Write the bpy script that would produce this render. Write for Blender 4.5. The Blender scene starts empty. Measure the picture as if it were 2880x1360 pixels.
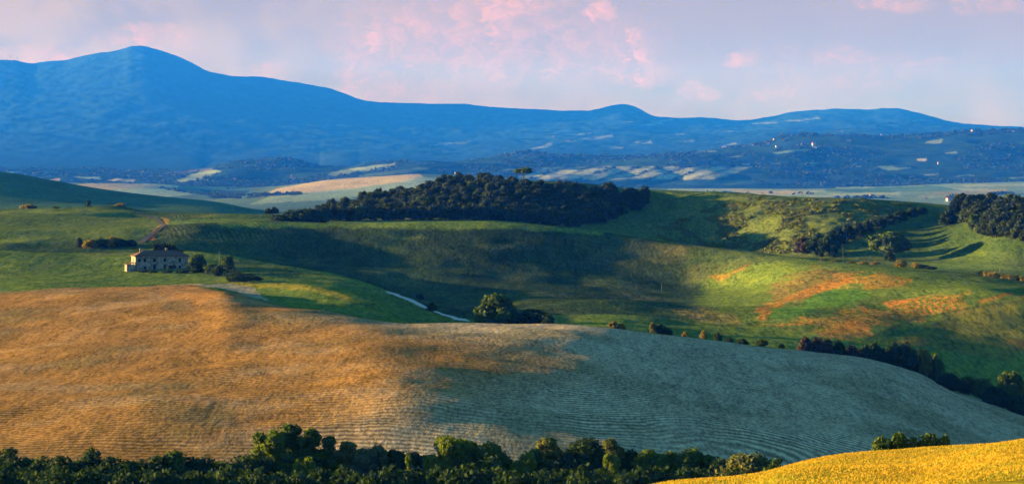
import bpy, bmesh, math, random
import numpy as np
from mathutils import Vector, Matrix
R = math.radians
scene = bpy.context.scene
C = scene.collection

# ------------------------------------------------------------------ camera, sky, sun, exposure
F, CX, HY = 8167.0, 1440.0, 420.0        # telephoto: 20 degrees across; eye level 420 px down the 2880x1360 photo
CAMZ = 100.0
cam = bpy.data.cameras.new("camera"); camo = bpy.data.objects.new("camera", cam); C.objects.link(camo)
camo.location = (0, 0, CAMZ); camo.rotation_euler = (R(90), 0, 0)
cam.sensor_width = 36; cam.lens = 36 * F / 2880; cam.sensor_fit = 'HORIZONTAL'
cam.shift_y = -(680 - HY) / 2880
cam.clip_start = 1; cam.clip_end = 150000
scene.camera = camo

SUN_EL, SUN_AZ = 6.2, 80.0               # azimuth: degrees left of the view direction
sd = Vector((-math.sin(R(SUN_AZ)) * math.cos(R(SUN_EL)), math.cos(R(SUN_AZ)) * math.cos(R(SUN_EL)), math.sin(R(SUN_EL))))
sun = bpy.data.lights.new("sun", 'SUN'); sun.energy = 5.0; sun.angle = R(0.6); sun.color = (1.0, 0.68, 0.36)
suno = bpy.data.objects.new("sun", sun); C.objects.link(suno)
suno.rotation_euler = sd.to_track_quat('Z', 'Y').to_euler(); suno.location = (-200, 0, 400)

scene.view_settings.view_transform = 'Standard'; scene.view_settings.look = 'None'
scene.view_settings.exposure = 2.2; scene.view_settings.gamma = 1.0
scene.view_settings.use_curve_mapping = False
scene.cycles.use_denoising = True
scene.cycles.max_bounces = 5; scene.cycles.diffuse_bounces = 2; scene.cycles.volume_bounces = 2
scene.cycles.transmission_bounces = 2; scene.cycles.glossy_bounces = 1

class NT:
    """small helper to wire nodes"""
    def __init__(s, tree): s.t = tree; s.n = tree.nodes; s.l = tree.links
    def add(s, typ, **kw):
        n = s.n.new(typ)
        for k, v in kw.items():
            if k.startswith('i_'):
                key = k[2:]; key = int(key) if key.isdigit() else key.replace('_', ' ')
                s.put(n.inputs[key], v)
            else: setattr(n, k, v)
        return n
    def put(s, inp, v):
        if isinstance(v, bpy.types.NodeSocket): s.l.new(v, inp)
        elif isinstance(v, bpy.types.Node): s.l.new(v.outputs[0], inp)
        else: inp.default_value = v
    def math(s, op, a, b=0.0, c=None, clamp=False):
        n = s.n.new('ShaderNodeMath'); n.operation = op; n.use_clamp = clamp
        s.put(n.inputs[0], a); s.put(n.inputs[1], b)
        if c is not None: s.put(n.inputs[2], c)
        return n.outputs[0]
    def rng(s, v, a, b, c=0.0, d=1.0, smooth=False):
        n = s.n.new('ShaderNodeMapRange'); n.interpolation_type = 'SMOOTHSTEP' if smooth else 'LINEAR'
        for i, x in enumerate((v, a, b, c, d)): s.put(n.inputs[i], x)
        return n.outputs[0]
    def mix(s, f, a, b, mode='MIX'):
        n = s.n.new('ShaderNodeMix'); n.data_type = 'RGBA'; n.blend_type = mode
        s.put(n.inputs[0], f); s.put(n.inputs[6], a); s.put(n.inputs[7], b)
        return n.outputs[2]
    def noise(s, vec, scale, detail=3.0, rough=0.55, dist=0.0):
        n = s.n.new('ShaderNodeTexNoise'); s.put(n.inputs['Vector'], vec)
        n.inputs['Scale'].default_value = scale; n.inputs['Detail'].default_value = detail
        n.inputs['Roughness'].default_value = rough; n.inputs['Distortion'].default_value = dist
        return n.outputs['Fac']

world = bpy.data.worlds.new("World"); scene.world = world; world.use_nodes = True
w = NT(world.node_tree)
bg = world.node_tree.nodes['Background']
SKY = 0.085
def build_sky():
    sky = w.add('ShaderNodeTexSky', sky_type='NISHITA', sun_disc=False, sun_elevation=R(SUN_EL), altitude=300, air_density=1.0, dust_density=1.2, ozone_density=3.0)
    sky.sun_rotation = R(-SUN_AZ)
    tc = w.add('ShaderNodeTexCoord'); sx = w.add('ShaderNodeSeparateXYZ', i_0=tc.outputs['Generated'])
    # azimuth and elevation of the direction looked at, in degrees
    az = w.math('MULTIPLY', w.math('ARCTAN2', sx.outputs[0], sx.outputs[1]), 57.2958)
    el = w.math('MULTIPLY', w.math('ARCSINE', sx.outputs[2]), 57.2958)
    ae = w.add('ShaderNodeCombineXYZ', i_0=az, i_1=el, i_2=0.0)
    # wisp noise: stretched sideways
    mp = w.add('ShaderNodeMapping', i_0=ae.outputs[0]); mp.inputs['Scale'].default_value = (0.75, 1.0, 1.0)
    n1 = w.noise(mp.outputs[0], 1.1, 6, 0.62, 0.35)
    n2 = w.noise(mp.outputs[0], 3.6, 7, 0.68, 0.9)
    n3 = w.noise(mp.outputs[0], 0.55, 3, 0.5, 0.0)
    # high thin veil of evening cloud over the clear sky
    lilac = w.mix(w.rng(az, -9.0, 1.0, smooth=True), SK['left'], SK['right'])
    lilac = w.mix(w.rng(el, 0.4, 2.4, smooth=True), w.mix(0.55, lilac, SK['low']), lilac)
    lilac = w.mix(w.rng(w.math('ADD', w.math('MULTIPLY', n3, 0.6), w.math('MULTIPLY', n1, 0.4)), 0.40, 0.62, smooth=True), lilac, SK['grey'])
    az0, el0 = az, el; az = w.math('ADD', az, w.math('MULTIPLY', w.math('SUBTRACT', n2, .5), 1.1)); el = w.math('ADD', el, w.math('MULTIPLY', w.math('SUBTRACT', n1, .5), .8))
    # pink lit heads of the cloud, each where it hangs
    tot = None
    for px, py, rx, ry, k in CLOUDS:
        ca = math.degrees(math.atan((px - CX) / F)); ce = math.degrees(math.atan((HY - py) / F))
        ra, re = math.degrees(rx / F), math.degrees(ry / F)
        dx = w.math('MULTIPLY', w.math('SUBTRACT', az, ca), 1 / ra); dy = w.math('MULTIPLY', w.math('SUBTRACT', el, ce), 1 / re)
        r2 = w.math('ADD', w.math('MULTIPLY', dx, dx), w.math('MULTIPLY', dy, dy))
        g = w.math('MULTIPLY', w.rng(r2, 0.0, 1.6, 1.0, 0.0, smooth=True), k)
        tot = g if tot is None else w.math('MAXIMUM', tot, g)
    m = w.math('MULTIPLY', w.math('POWER', tot, 0.6), w.rng(n2, 0.38, 0.68, 0.0, 1.0, smooth=True))
    soft = w.math('MULTIPLY', tot, w.rng(n1, 0.38, 0.60, 0.0, 1.0, smooth=True))
    m = w.math('ADD', w.math('MULTIPLY', m, 0.72), w.math('ADD', w.math('MULTIPLY', soft, 0.42), w.math('MULTIPLY', tot, 0.12)))
    col = w.mix(w.math('MULTIPLY', m, 0.9), lilac, SK['pink'])
    # clear sky above the veil, tinted blue-green to colour the ground's shade
    veil = w.rng(el0, 3.6, 8.0, 1.0, 0.0, smooth=True)
    out = w.mix(veil, w.mix(1.0, sky.outputs[0], (.54, .93, .92, 1), 'MULTIPLY'), col)
    w.put(bg.inputs['Color'], out); bg.inputs['Strength'].default_value = SKY
K_ = 1 / (SKY * 2 ** 2.2)                      # 4 = two stops of exposure
def sk(r, g, b, gain=(1, 1, 1)): return (r * K_ * gain[0], g * K_ * gain[1], b * K_ * gain[2], 1)
G = (1.06, 0.74, 0.26)
SK = dict(left=sk(.62, .60, .68, G), right=sk(.46, .48, .72, G), low=sk(.70, .58, .70, G), grey=sk(.44, .47, .72, G), pink=sk(.98, .64, .46, G))
CLOUDS = [(1058, 105, 22, 60, 1), (1040, 190, 90, 90, .35), (1160, 70, 90, 40, .55), (1290, 60, 40, 70, .8), (1400, 60, 45, 90, .9), (1450, 10, 160, 30, .8),
          (1690, 25, 45, 38, .95), (1790, 130, 28, 55, 1), (1815, 190, 30, 60, .8), (1560, 185, 50, 45, .7), (1350, 190, 160, 60, .42), (1560, 80, 40, 25, .5), (1970, 262, 60, 20, .6),
          (2080, 165, 55, 24, .5), (2190, 268, 70, 14, .35), (2390, 160, 90, 20, .35), (395, 100, 38, 34, 1), (460, 85, 40, 20, .7), (512, 118, 18, 12, .8), (160, 158, 70, 16, .7), (50, 155, 40, 14, .5),
          (760, 200, 40, 25, .5), (2500, 10, 110, 22, .42), (2780, 15, 90, 30, .42), (1100, 260, 200, 50, .3), (1750, 200, 160, 40, .35), (1290, 110, 330, 130, .42), (1600, 130, 260, 110, .34), (430, 120, 130, 45, .34), (100, 165, 190, 30, .45), (2350, 200, 260, 60, .18), (2620, 180, 60, 18, .3)]
build_sky()

# ------------------------------------------------------------------ the lie of the land
def pchip(xk, yk, x):
    """monotone cubic interpolation, flat outside"""
    xk = np.asarray(xk, float); yk = np.asarray(yk, float); x = np.clip(x, xk[0], xk[-1])
    if len(xk) == 1: return np.full_like(x, yk[0])
    h = np.diff(xk); dl = np.diff(yk) / h
    m = np.zeros_like(yk); m[0], m[-1] = dl[0], dl[-1]
    for i in range(1, len(xk) - 1):
        if dl[i-1] * dl[i] > 0:
            w1, w2 = 2 * h[i] + h[i-1], h[i] + 2 * h[i-1]; m[i] = (w1 + w2) / (w1 / dl[i-1] + w2 / dl[i])
    k = np.clip(np.searchsorted(xk, x) - 1, 0, len(h) - 1); t = (x - xk[k]) / h[k]
    return ((2*t**3 - 3*t**2 + 1) * yk[k] + (t**3 - 2*t**2 + t) * h[k] * m[k] + (-2*t**3 + 3*t**2) * yk[k+1] + (t**3 - t**2) * h[k] * m[k+1])

def L(name, y, d, n):
    """a contour of the land: picture height y and distance d, each as {column: value} or one number; n rows of mesh up to it"""
    return dict(name=name, y=y if isinstance(y, dict) else {0: y}, d=d if isinstance(d, dict) else {0: d}, n=n)
P2y = {-900: 860, -100: 828, 0: 822, 444: 806, 613: 813, 755: 853, 844: 868, 960: 884, 1182: 911, 1360: 912, 1582: 910, 1715: 919, 1920: 946, 2184: 980, 2406: 1003, 2584: 1050, 2673: 1098, 2761: 1125, 2880: 1165, 3200: 1230}
def offs(base, o):
    ks = sorted(base); xs = sorted(set(ks) | set(o)); by = pchip(ks, [base[k] for k in ks], np.array(xs, float)); oy = np.interp(xs, sorted(o), [o[k] for k in sorted(o)])
    return {x: float(a + b) for x, a, b in zip(xs, by, oy)}
P2d = {-900: 960, 444: 930, 613: 892, 755: 820, 844: 791, 960: 766, 1182: 740, 1582: 738, 1920: 748, 2184: 765, 2584: 780, 2880: 790, 3400: 790}
B2y = {-900: 655, 0: 645, 300: 640, 450: 634, 520: 629, 620: 625, 755: 621, 960: 627, 1182: 622, 1360: 621, 1500: 630, 1700: 652, 1920: 686, 2100: 705, 2320: 733, 2450: 744, 2586: 755, 2764: 771, 2880: 787, 3400: 850}
B2d = {-900: 1420, 500: 1420, 755: 1450, 1360: 1450, 1700: 1440, 1920: 1400, 2320: 1270, 2586: 1190, 2880: 1130, 3400: 1100}
F3y = {-900: 590, 133: 588, 311: 584, 400: 593, 728: 603, 860: 600, 960: 593, 1071: 560, 1160: 549, 1271: 520, 1382: 512, 1426: 510, 1493: 508, 1626: 514, 1804: 532, 1920: 536, 2098: 545, 2231: 553, 2408: 558, 2586: 569, 2684: 578, 2780: 586, 2880: 590, 3400: 600}
M2y = {-2500: 260, -1200: 190, -500: 200, 0: 169, 40: 170, 89: 179, 120: 175, 178: 171, 249: 155, 342: 140, 369: 131, 404: 130, 426: 135, 480: 153, 533: 175, 591: 202, 666: 214, 742: 218, 817: 230, 910: 246, 960: 261, 1018: 282, 1093: 290, 1293: 294, 1404: 303, 1537: 310, 1648: 313, 1688: 306, 1750: 294, 1781: 300, 1848: 329, 1919: 333, 1973: 331, 2080: 340, 2160: 331, 2231: 315, 2297: 311, 2364: 307, 2453: 310, 2480: 306, 2524: 306, 2577: 317, 2630: 331, 2688: 346, 2880: 359, 3300: 372, 5000: 380}
LN = [
 L('n0', 0, -60, 0), L('n1', 0, 10, 4), L('n2', {-900: 1700, 1500: 1640, 1857: 1560, 2200: 1460, 2880: 1390, 3500: 1360}, 100, 12),
 L('w1', {-900: 1600, 1500: 1480, 1857: 1375, 2117: 1345, 2228: 1318, 2406: 1310, 2539: 1307, 2673: 1284, 2761: 1256, 2880: 1231, 3300: 1180}, 150, 50),
 L('w1b', {-900: 1600, 1500: 1480, 1857: 1373, 2117: 1344, 2228: 1323, 2406: 1317, 2539: 1313, 2673: 1291, 2761: 1262, 2880: 1236, 3300: 1182}, 158, 6),
 L('w2', {-900: 1590, 1500: 1440, 1857: 1362, 2125: 1338, 2192: 1322, 2273: 1296, 2353: 1278, 2495: 1261, 2673: 1247, 2761: 1240, 2880: 1227, 3300: 1178}, 188, 40),
 L('v1', 1500, 300, 12), L('v2', 1420, 415, 8),
 L('p0', {-900: 1320, 700: 1325, 1400: 1335, 2200: 1400, 2880: 1490, 3500: 1580}, 455, 10),
 L('p1', {-900: 1190, 0: 1135, 400: 1110, 900: 1085, 1100: 1066, 1500: 1106, 2000: 1176, 2500: 1248, 2880: 1310, 3400: 1390}, {-900: 560, 1100: 560, 2880: 555}, 110),
 L('p2', P2y, P2d, 120),
 L('d1', offs(P2y, {-900: -2, 444: -2, 613: -2, 960: -2, 1100: 0, 1182: 3, 1400: 30, 2584: 35, 2880: 22, 3400: 10}), offs(P2d, {0: 45, 1: 45}), 8),
 L('g1', {-900: 815, 0: 802, 444: 799, 710: 798, 844: 801, 960: 818, 1060: 850, 1182: 904, 1400: 926, 1700: 932, 2000: 967, 2400: 1002, 2600: 1040, 2880: 1085, 3400: 1150}, {-900: 1040, 444: 1030, 710: 1010, 960: 950, 1182: 865, 1400: 845, 2000: 850, 2880: 858, 3400: 858}, 60),
 L('h0', {-900: 785, 0: 773, 444: 767, 560: 767, 700: 771, 800: 779, 960: 797, 1060: 832, 1182: 882, 1266: 893, 1337: 906, 1400: 908, 1700: 908, 2000: 935, 2400: 955, 2880: 1018, 3400: 1080}, {-900: 1150, 560: 1140, 700: 1130, 960: 1075, 1182: 960, 1400: 915, 2000: 900, 2880: 885, 3400: 880}, 36),
 L('h1', {-900: 702, 0: 705, 300: 712, 515: 708, 622: 716, 755: 738, 960: 774, 1115: 825, 1266: 884, 1337: 894, 1500: 886, 1700: 882, 2000: 900, 2400: 915, 2880: 965, 3400: 1020}, {-900: 1250, 515: 1250, 960: 1150, 1115: 1080, 1266: 1000, 1400: 980, 2000: 962, 2400: 925, 2880: 912, 3400: 905}, 60),
 L('d2', {-900: 699, 0: 702, 300: 709, 515: 709, 622: 722, 755: 745, 960: 782, 1115: 832, 1266: 885, 1337: 884, 1500: 866, 1700: 862, 2000: 876, 2400: 886, 2880: 925, 3400: 980}, {-900: 1290, 515: 1290, 960: 1195, 1115: 1125, 1266: 1050, 1400: 1030, 2000: 1005, 2400: 965, 2880: 945, 3400: 935}, 20),
 L('b1', {-900: 685, 0: 670, 300: 664, 450: 670, 600: 682, 755: 700, 960: 730, 1182: 755, 1500: 776, 1900: 818, 2000: 824, 2130: 808, 2300: 794, 2600: 798, 2880: 828, 3400: 900}, {-900: 1350, 500: 1350, 960: 1330, 1300: 1310, 1900: 1290, 2020: 1265, 2300: 1140, 2600: 1035, 2880: 990, 3400: 970}, 50),
 L('b2', B2y, B2d, 90),
 L('d3', offs(B2y, {-900: -3, 700: -2, 755: 2, 1000: 9, 1400: 9, 1700: 15, 2300: 12, 2586: 6, 2880: 3}), offs(B2d, {0: 50, 1: 50}), 10),
 L('f1', {-900: 615, 0: 608, 400: 614, 755: 616, 960: 621, 1360: 617, 1500: 628, 1700: 650, 1920: 682, 2200: 722, 2450: 734, 2700: 741, 2880: 746, 3400: 770}, {-900: 1540, 1900: 1560, 2350: 1430, 2600: 1400, 2880: 1320, 3400: 1290}, 16),
 L('f2', {-900: 599, 0: 598, 311: 596, 400: 602, 728: 608, 960: 607, 1200: 578, 1382: 568, 1600: 580, 1680: 592, 1790: 610, 1900: 608, 2150: 605, 2300: 608, 2420: 618, 2500: 634, 2600: 641, 2700: 638, 2880: 634, 3400: 650}, {-900: 1640, 1680: 1690, 1820: 1715, 2000: 1670, 2350: 1550, 2600: 1540, 2700: 1505, 2880: 1425, 3400: 1400}, 60),
 L('f3', F3y, {-900: 1740, 960: 1800, 1900: 1850, 2350: 1730, 2600: 1740, 2880: 1680, 3400: 1650}, 60),
 L('d4', offs(F3y, {-900: 12, 700: 22, 1400: 40, 2880: 25}), 2250, 10),
 L('k1', {-900: 432, -300: 455, 0: 484, 178: 520, 311: 542, 444: 555, 622: 573, 728: 594, 860: 612, 1200: 630, 3400: 640}, 3600, 40),
 L('d5', {-900: 560, 0: 590, 700: 612, 1200: 635, 3400: 640}, 4500, 8),
 L('v3', {-900: 592, 700: 588, 3400: 590}, 6500, 12),
 L('v4', {-900: 552, 0: 552, 300: 553, 550: 556, 700: 548, 900: 540, 1200: 528, 1500: 540, 2000: 549, 2880: 548, 3400: 548}, 8800, 24),
 L('v5', {-900: 516, 0: 516, 200: 520, 300: 517, 480: 519, 560: 526, 620: 530, 727: 528, 900: 508, 1050: 496, 1175: 489, 1300: 495, 1500: 513, 1800: 530, 2200: 533, 2500: 528, 2880: 512, 3400: 505}, 10800, 34),
 L('d6', {-900: 515, 0: 515, 560: 525, 727: 526, 900: 510, 1050: 500, 1175: 494, 1300: 497, 1500: 512, 1800: 528, 2200: 531, 2500: 526, 2880: 511, 3400: 503}, 11600, 6),
 L('v6', {-900: 500, 0: 497, 400: 500, 560: 492, 640: 486, 777: 494, 960: 484, 1100: 469, 1160: 463, 1300: 470, 1450: 468, 1700: 467, 1950: 464, 2100: 470, 2400: 472, 2880: 466, 3400: 460}, 13200, 40),
 L('v7', {-900: 484, 0: 482, 560: 480, 595: 472, 680: 455, 777: 446, 850: 458, 888: 476, 950: 477, 1050: 461, 1160: 457, 1271: 458, 1404: 440, 1493: 438, 1582: 444, 1759: 440, 1920: 429, 2031: 414, 2169: 396, 2231: 384, 2320: 387, 2453: 386, 2586: 382, 2720: 370, 2880: 366, 3400: 360}, 15200, 60),
 L('d7', {-900: 476, 560: 475, 680: 472, 888: 474, 1050: 466, 1271: 464, 1493: 450, 1759: 450, 1920: 440, 2031: 428, 2169: 412, 2320: 402, 2586: 398, 2880: 380, 3400: 372}, 17000, 8),
 L('m1', {-900: 360, 0: 350, 400: 345, 700: 365, 1100: 385, 1300: 392, 1700: 380, 2000: 382, 2300: 362, 2580: 360, 2880: 372, 3400: 380}, 27000, 60),
 L('m2', M2y, 37000, 90), L('d8', offs(M2y, {-900: 60, 3400: 30}), 42000, 6), L('end', 500, 48000, 2),
]
IDX = {l['name']: i for i, l in enumerate(LN)}

cols = np.concatenate([np.linspace(-7200, -900, 36)[:-1], np.linspace(-900, -60, 120)[:-1], np.arange(-60, 2941, 2.6), np.linspace(2945, 3700, 110), np.linspace(3760, 10000, 34)])
NC = len(cols)
_u = np.arange(-7300, 10100, 5.0)
def line_at(dct, sig):
    v = pchip(sorted(dct), [dct[k] for k in sorted(dct)], _u)
    if sig: k = np.exp(-.5 * (np.arange(-40, 41) * 5 / sig) ** 2); v = np.convolve(np.pad(v, 40, 'edge'), k / k.sum(), 'valid')
    return np.interp(cols, _u, v)
SIG = dict(m2=5, f3=12, p2=18, b2=18, w2=12, w1=14, w1b=14, h1=18, g1=18)
LY = np.array([line_at(l['y'], SIG.get(l['name'], 30)) for l in LN])
LD = np.array([line_at(l['d'], 45) for l in LN])
LS = (HY - LY) / F
# rows
rowseg = []; rowt = []
for i in range(1, len(LN)):
    n = LN[i]['n']
    for j in range(n): rowseg.append(i - 1); rowt.append(j / n)
rowseg.append(len(LN) - 2); rowt.append(1.0)
rowseg = np.array(rowseg); rowt = np.array(rowt); NR = len(rowseg); LI = rowseg + rowt
D = LD[rowseg] + (LD[rowseg + 1] - LD[rowseg]) * rowt[:, None]
def pch_cols(Xk, Yk, seg, t):
    h = np.diff(Xk, axis=0); dl = np.diff(Yk, axis=0) / h
    m = np.zeros_like(Yk); m[0], m[-1] = dl[0], dl[-1]
    w1, w2 = 2 * h[1:] + h[:-1], h[1:] + 2 * h[:-1]; ok = dl[:-1] * dl[1:] > 0
    with np.errstate(all='ignore'): mm = (w1 + w2) / (w1 / dl[:-1] + w2 / dl[1:])
    m[1:-1] = np.where(ok, mm, 0)
    t = t[:, None]; hh = h[seg]
    return ((2*t**3 - 3*t**2 + 1) * Yk[seg] + (t**3 - 2*t**2 + t) * hh * m[seg] + (-2*t**3 + 3*t**2) * Yk[seg+1] + (t**3 - t**2) * hh * m[seg+1])
a = 2
LZ = LS * LD; LZ[0] = -1.6; LZ[1] = -2.3
S = pch_cols(LD[a:], LS[a:], np.maximum(rowseg - a, 0), rowt)
Zs = S * D; Zn = pch_cols(LD[:a+2], LZ[:a+2], np.minimum(rowseg, a), rowt)
Z = np.where((rowseg < a)[:, None], Zn, Zs)
PX = np.broadcast_to(cols[None, :], Z.shape)
X = (PX - CX) / F * np.where(D > 90, D, 45 + 45 * np.exp(np.minimum(D - 90, 0) / 45))
del Zs, Zn, S

# ---- coherent noise
_rs = np.random.RandomState(5); _perm = _rs.permutation(512); _perm = np.concatenate([_perm, _perm, _perm]); _g = _rs.uniform(0, 2 * math.pi, 512); _gx, _gy = np.cos(_g), np.sin(_g)
def perlin(x, y):
    xi = np.floor(x).astype(np.int64); yi = np.floor(y).astype(np.int64); xf, yf = x - xi, y - yi
    u, v = xf**3 * (xf * (xf * 6 - 15) + 10), yf**3 * (yf * (yf * 6 - 15) + 10)
    def g(ix, iy, fx, fy):
        h = _perm[(_perm[ix & 511] + iy) & 511]; return _gx[h] * fx + _gy[h] * fy
    a = g(xi, yi, xf, yf); b = g(xi + 1, yi, xf - 1, yf); c = g(xi, yi + 1, xf, yf - 1); d = g(xi + 1, yi + 1, xf - 1, yf - 1)
    return (a * (1 - u) + b * u) * (1 - v) + (c * (1 - u) + d * u) * v
def fbm(x, y, lam, octs=3, gain=.5):
    s = 0; k = 1.0; f = 1 / lam
    for o in range(octs): s = s + k * perlin(x * f + 17.3 * o, y * f - 9.1 * o); k *= gain; f *= 2.03
    return s * 1.6
def sm(a, b, v): t = np.clip((v - a) / (b - a), 0, 1); return t * t * (3 - 2 * t)
def gau(v, c, r): return np.exp(-((v - c) / r) ** 2)
LIb = np.broadcast_to(LI[:, None], Z.shape)
def seglo(a, b, soft=.4): ia, ib = IDX[a], IDX[b]; return sm(ia, ia + soft, LIb) * (1 - sm(ib - soft, ib, LIb))

# ---- relief between the contours (metres)
rel = np.zeros_like(Z)
rel += seglo('p0', 'b2', .5) * (0.55 * fbm(X, D, 38, 3))
rel += seglo('p0', 'p2', .5) * .45 * fbm(X, D, 75, 2)
rel += seglo('h1', 'b2', .5) * 2.2 * fbm(X, D * .7, 110, 3)
rel += seglo('n2', 'v1', .5) * 0.35 * fbm(X, D, 22, 3)
rel += seglo('f1', 'f3', .5) * 2.6 * fbm(X, D * .8, 90, 3)
scr = seglo('f1', 'f3', .3) * sm(1830, 1900, PX) * (1 - sm(2440, 2560, PX))
rel += scr * (1.5 * np.abs(fbm(X * .8 + D * .25, D * 1.1 - X * .3, 20, 2)))
rel += seglo('d4', 'd5', .5) * 4.5 * fbm(X, D, 300, 3)
rel += seglo('v3', 'd6', .5) * 14 * fbm(X, D, 1200, 3)
# eroded clay ribs running down to the left in front of the wooded ridge
rib = seglo('d6', 'v6', .7) * sm(1380, 1480, PX) * (1 - sm(2000, 2100, PX))
rel += rib * 20 * (np.abs(np.sin((X * 1.0 - (D - 12000) * .16) / 98 + 1.3 * fbm(X, D, 640, 2))) - .5)
rel += seglo('d6', 'd7', .6) * 18 * fbm(X, D, 680, 4)
mt = seglo('d7', 'd8', 1.0)
fold = 1 - np.abs(fbm(X * 1.0, D * .55, 1500, 4)) * 2
rel += mt * (1 - .75 * gau(LIb, IDX['m2'], .45)) * 17 * fold
rel += mt * 7 * fbm(X + 50, D, 210, 3)
rel += mt * 15 * fbm(X, D, 400, 3) * (1 - .6 * gau(LIb, IDX['m2'], .3))
Z = Z + rel
GZ = Z + CAMZ
YS = HY - F * Z / np.maximum(D, 5)       # picture height of every ground vertex
print("rows", NR, "cols", NC)

def colfrac(px):
    i = int(np.clip(np.searchsorted(cols, px) - 1, 0, NC - 2)); return i, (px - cols[i]) / (cols[i+1] - cols[i])
def ground(px, d):
    """world point of the ground in picture column px at distance d"""
    i, f = colfrac(px)
    z = np.interp(d, D[:, i], GZ[:, i]) * (1 - f) + np.interp(d, D[:, i+1], GZ[:, i+1]) * f
    return Vector(((px - CX) / F * d, d, float(z)))
def ground_xy(x, y): return ground(CX + F * x / y, y)
def seen(px, py, lo, hi=None):
    """ground point seen at (px, py), looking from contour lo towards contour hi"""
    i, f = colfrac(px); r0 = int(np.searchsorted(LI, IDX[lo])); r1 = int(np.searchsorted(LI, IDX[hi])) if hi else NR - 1
    ys = YS[r0:r1+1, i]; k = np.argmax(ys <= py)
    if ys[k] > py: k = int(np.argmin(ys))
    d = D[r0 + k, i]
    if k > 0:
        t = (ys[k-1] - py) / max(ys[k-1] - ys[k], 1e-6); d = D[r0+k-1, i] + (d - D[r0+k-1, i]) * min(max(t, 0), 1)
    return ground(px, d)

# ------------------------------------------------------------------ what grows or lies on the land (own colours, some light and shade painted in; metres and contours)
TINT = np.zeros(Z.shape + (3,)); TINT[:] = (.06, .09, .03)
def paint(mask, col): TINT[:] = TINT * (1 - mask[..., None]) + np.array(col) * mask[..., None]
def rows_of(lo, hi): return int(np.searchsorted(LI, IDX[lo])), int(np.searchsorted(LI, IDX[hi])) + 1
def poly(pts, col, lo, hi, soft=3.0, warp=4.0, lam=60.0, spot=0.0, slam=6.0, k=1.0):
    """a patch of ground whose outline is given in picture columns/heights, between two contours; ragged edge, optional speckle"""
    r0, r1 = rows_of(lo, hi); P = np.array(pts, float)
    c0 = max(np.searchsorted(cols, P[:, 0].min() - 20) - 1, 0); c1 = np.searchsorted(cols, P[:, 0].max() + 20) + 1
    px = PX[r0:r1, c0:c1].astype(float); py = YS[r0:r1, c0:c1].copy(); x = X[r0:r1, c0:c1]; d = D[r0:r1, c0:c1]
    q = float(np.median(d)) / 1000.0
    wx = fbm(x, d * .35, lam * .12 * q, 3) * warp * 2.0; wy = fbm(x + 900, d * .35, lam * .12 * q, 3) * warp
    px = px + wx; py = py + wy
    dist = np.full(px.shape, 1e9); ins = np.zeros(px.shape, bool)
    for (x0, y0), (x1, y1) in zip(P, np.roll(P, -1, 0)):
        ex, ey = x1 - x0, y1 - y0; t = np.clip(((px - x0) * ex + (py - y0) * ey) / (ex * ex + ey * ey + 1e-9), 0, 1)
        dist = np.minimum(dist, np.hypot(px - x0 - t * ex, py - y0 - t * ey))
        if y0 != y1: ins ^= ((py > min(y0, y1)) & (py <= max(y0, y1)) & (px < x0 + (py - y0) * ex / ey))
    m = sm(-soft, soft, np.where(ins, dist, -dist)) * k
    if spot: m = m * (1 - spot + spot * sm(-.12, .22, fbm(x, d * .4, slam * .12 * q, 3)))
    TINT[r0:r1, c0:c1] = TINT[r0:r1, c0:c1] * (1 - m[..., None]) + np.array(col) * m[..., None]
def zone(lo, hi, soft=.02): ia, ib = IDX[lo], IDX[hi]; return sm(ia - soft, ia + soft, LIb) * (1 - sm(ib - soft, ib + soft, LIb))
N_ = dict(a=fbm(X, D, 60, 4), b=fbm(X + 333, D, 18, 3), c=fbm(X, D * .5, 260, 4))
# wheat
paint(zone('n0', 'v1'), (.50, .29, .02))
paint(zone('n0', 'v1') * sm(.0, .5, N_['a']) * .6, (.30, .26, .02))
paint(zone('w1', 'w2') * sm(-.3, .3, N_['b']) * sm(0, .7, LIb - IDX['w1']) * (1 - sm(.80, 1., LIb - IDX['w1b'])) * .6, (.20, .24, .025))
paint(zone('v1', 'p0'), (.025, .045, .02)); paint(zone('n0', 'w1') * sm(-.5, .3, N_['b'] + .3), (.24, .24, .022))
# ploughed clay
SOIL = (.245, .135, .040); GREY = (.33, .26, .155)
paint(zone('p0', 'p2'), SOIL)
paint(zone('p0', 'p2') * sm(-.35, .45, N_['c'] + (PX - 1200) / 1000 + sm(650, 500, D) * .25), GREY)  # pale clay patches, plus the shaded right side's grey put into the soil colour
paint(zone('p0', 'p2') * sm(.10, .7, fbm(X, D * .8, 30, 4)) * .25, (.32, .25, .16))
paint(zone('p0', 'p2') * sm(.15, .6, fbm(X + 99, D * .6, 42, 4)) * .45, (.13, .12, .05))
# meadows
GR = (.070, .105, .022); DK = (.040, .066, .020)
paint(zone('p2', 'b1'), (.085, .13, .022))
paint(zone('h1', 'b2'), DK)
paint(zone('h1', 'b2') * sm(640, 820, PX) * (1 - sm(1850, 2020, PX)), (.026, .046, .017))  # shade on the middle hill put into a darker grass colour
paint(zone('b2', 'f1'), (.09, .14, .03)); paint(zone('f1', 'd4'), (.060, .098, .022))
m = zone('h0', 'f3') * sm(.05, .6, fbm(X * .8, D * .35, 26, 4)); paint(m * .38, (.10, .105, .04))
m = zone('h0', 'f3') * sm(.1, .6, fbm(X + 500, D * .5, 48, 4)); paint(m * .5, (.040, .070, .022))
paint(zone('d4', 'd5'), (.055, .115, .045))
paint(zone('d5', 'd6'), (.09, .14, .05)); paint(zone('d6', 'd7'), (.018, .045, .016)); paint(zone('d7', 'end'), (.016, .040, .02))
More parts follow.
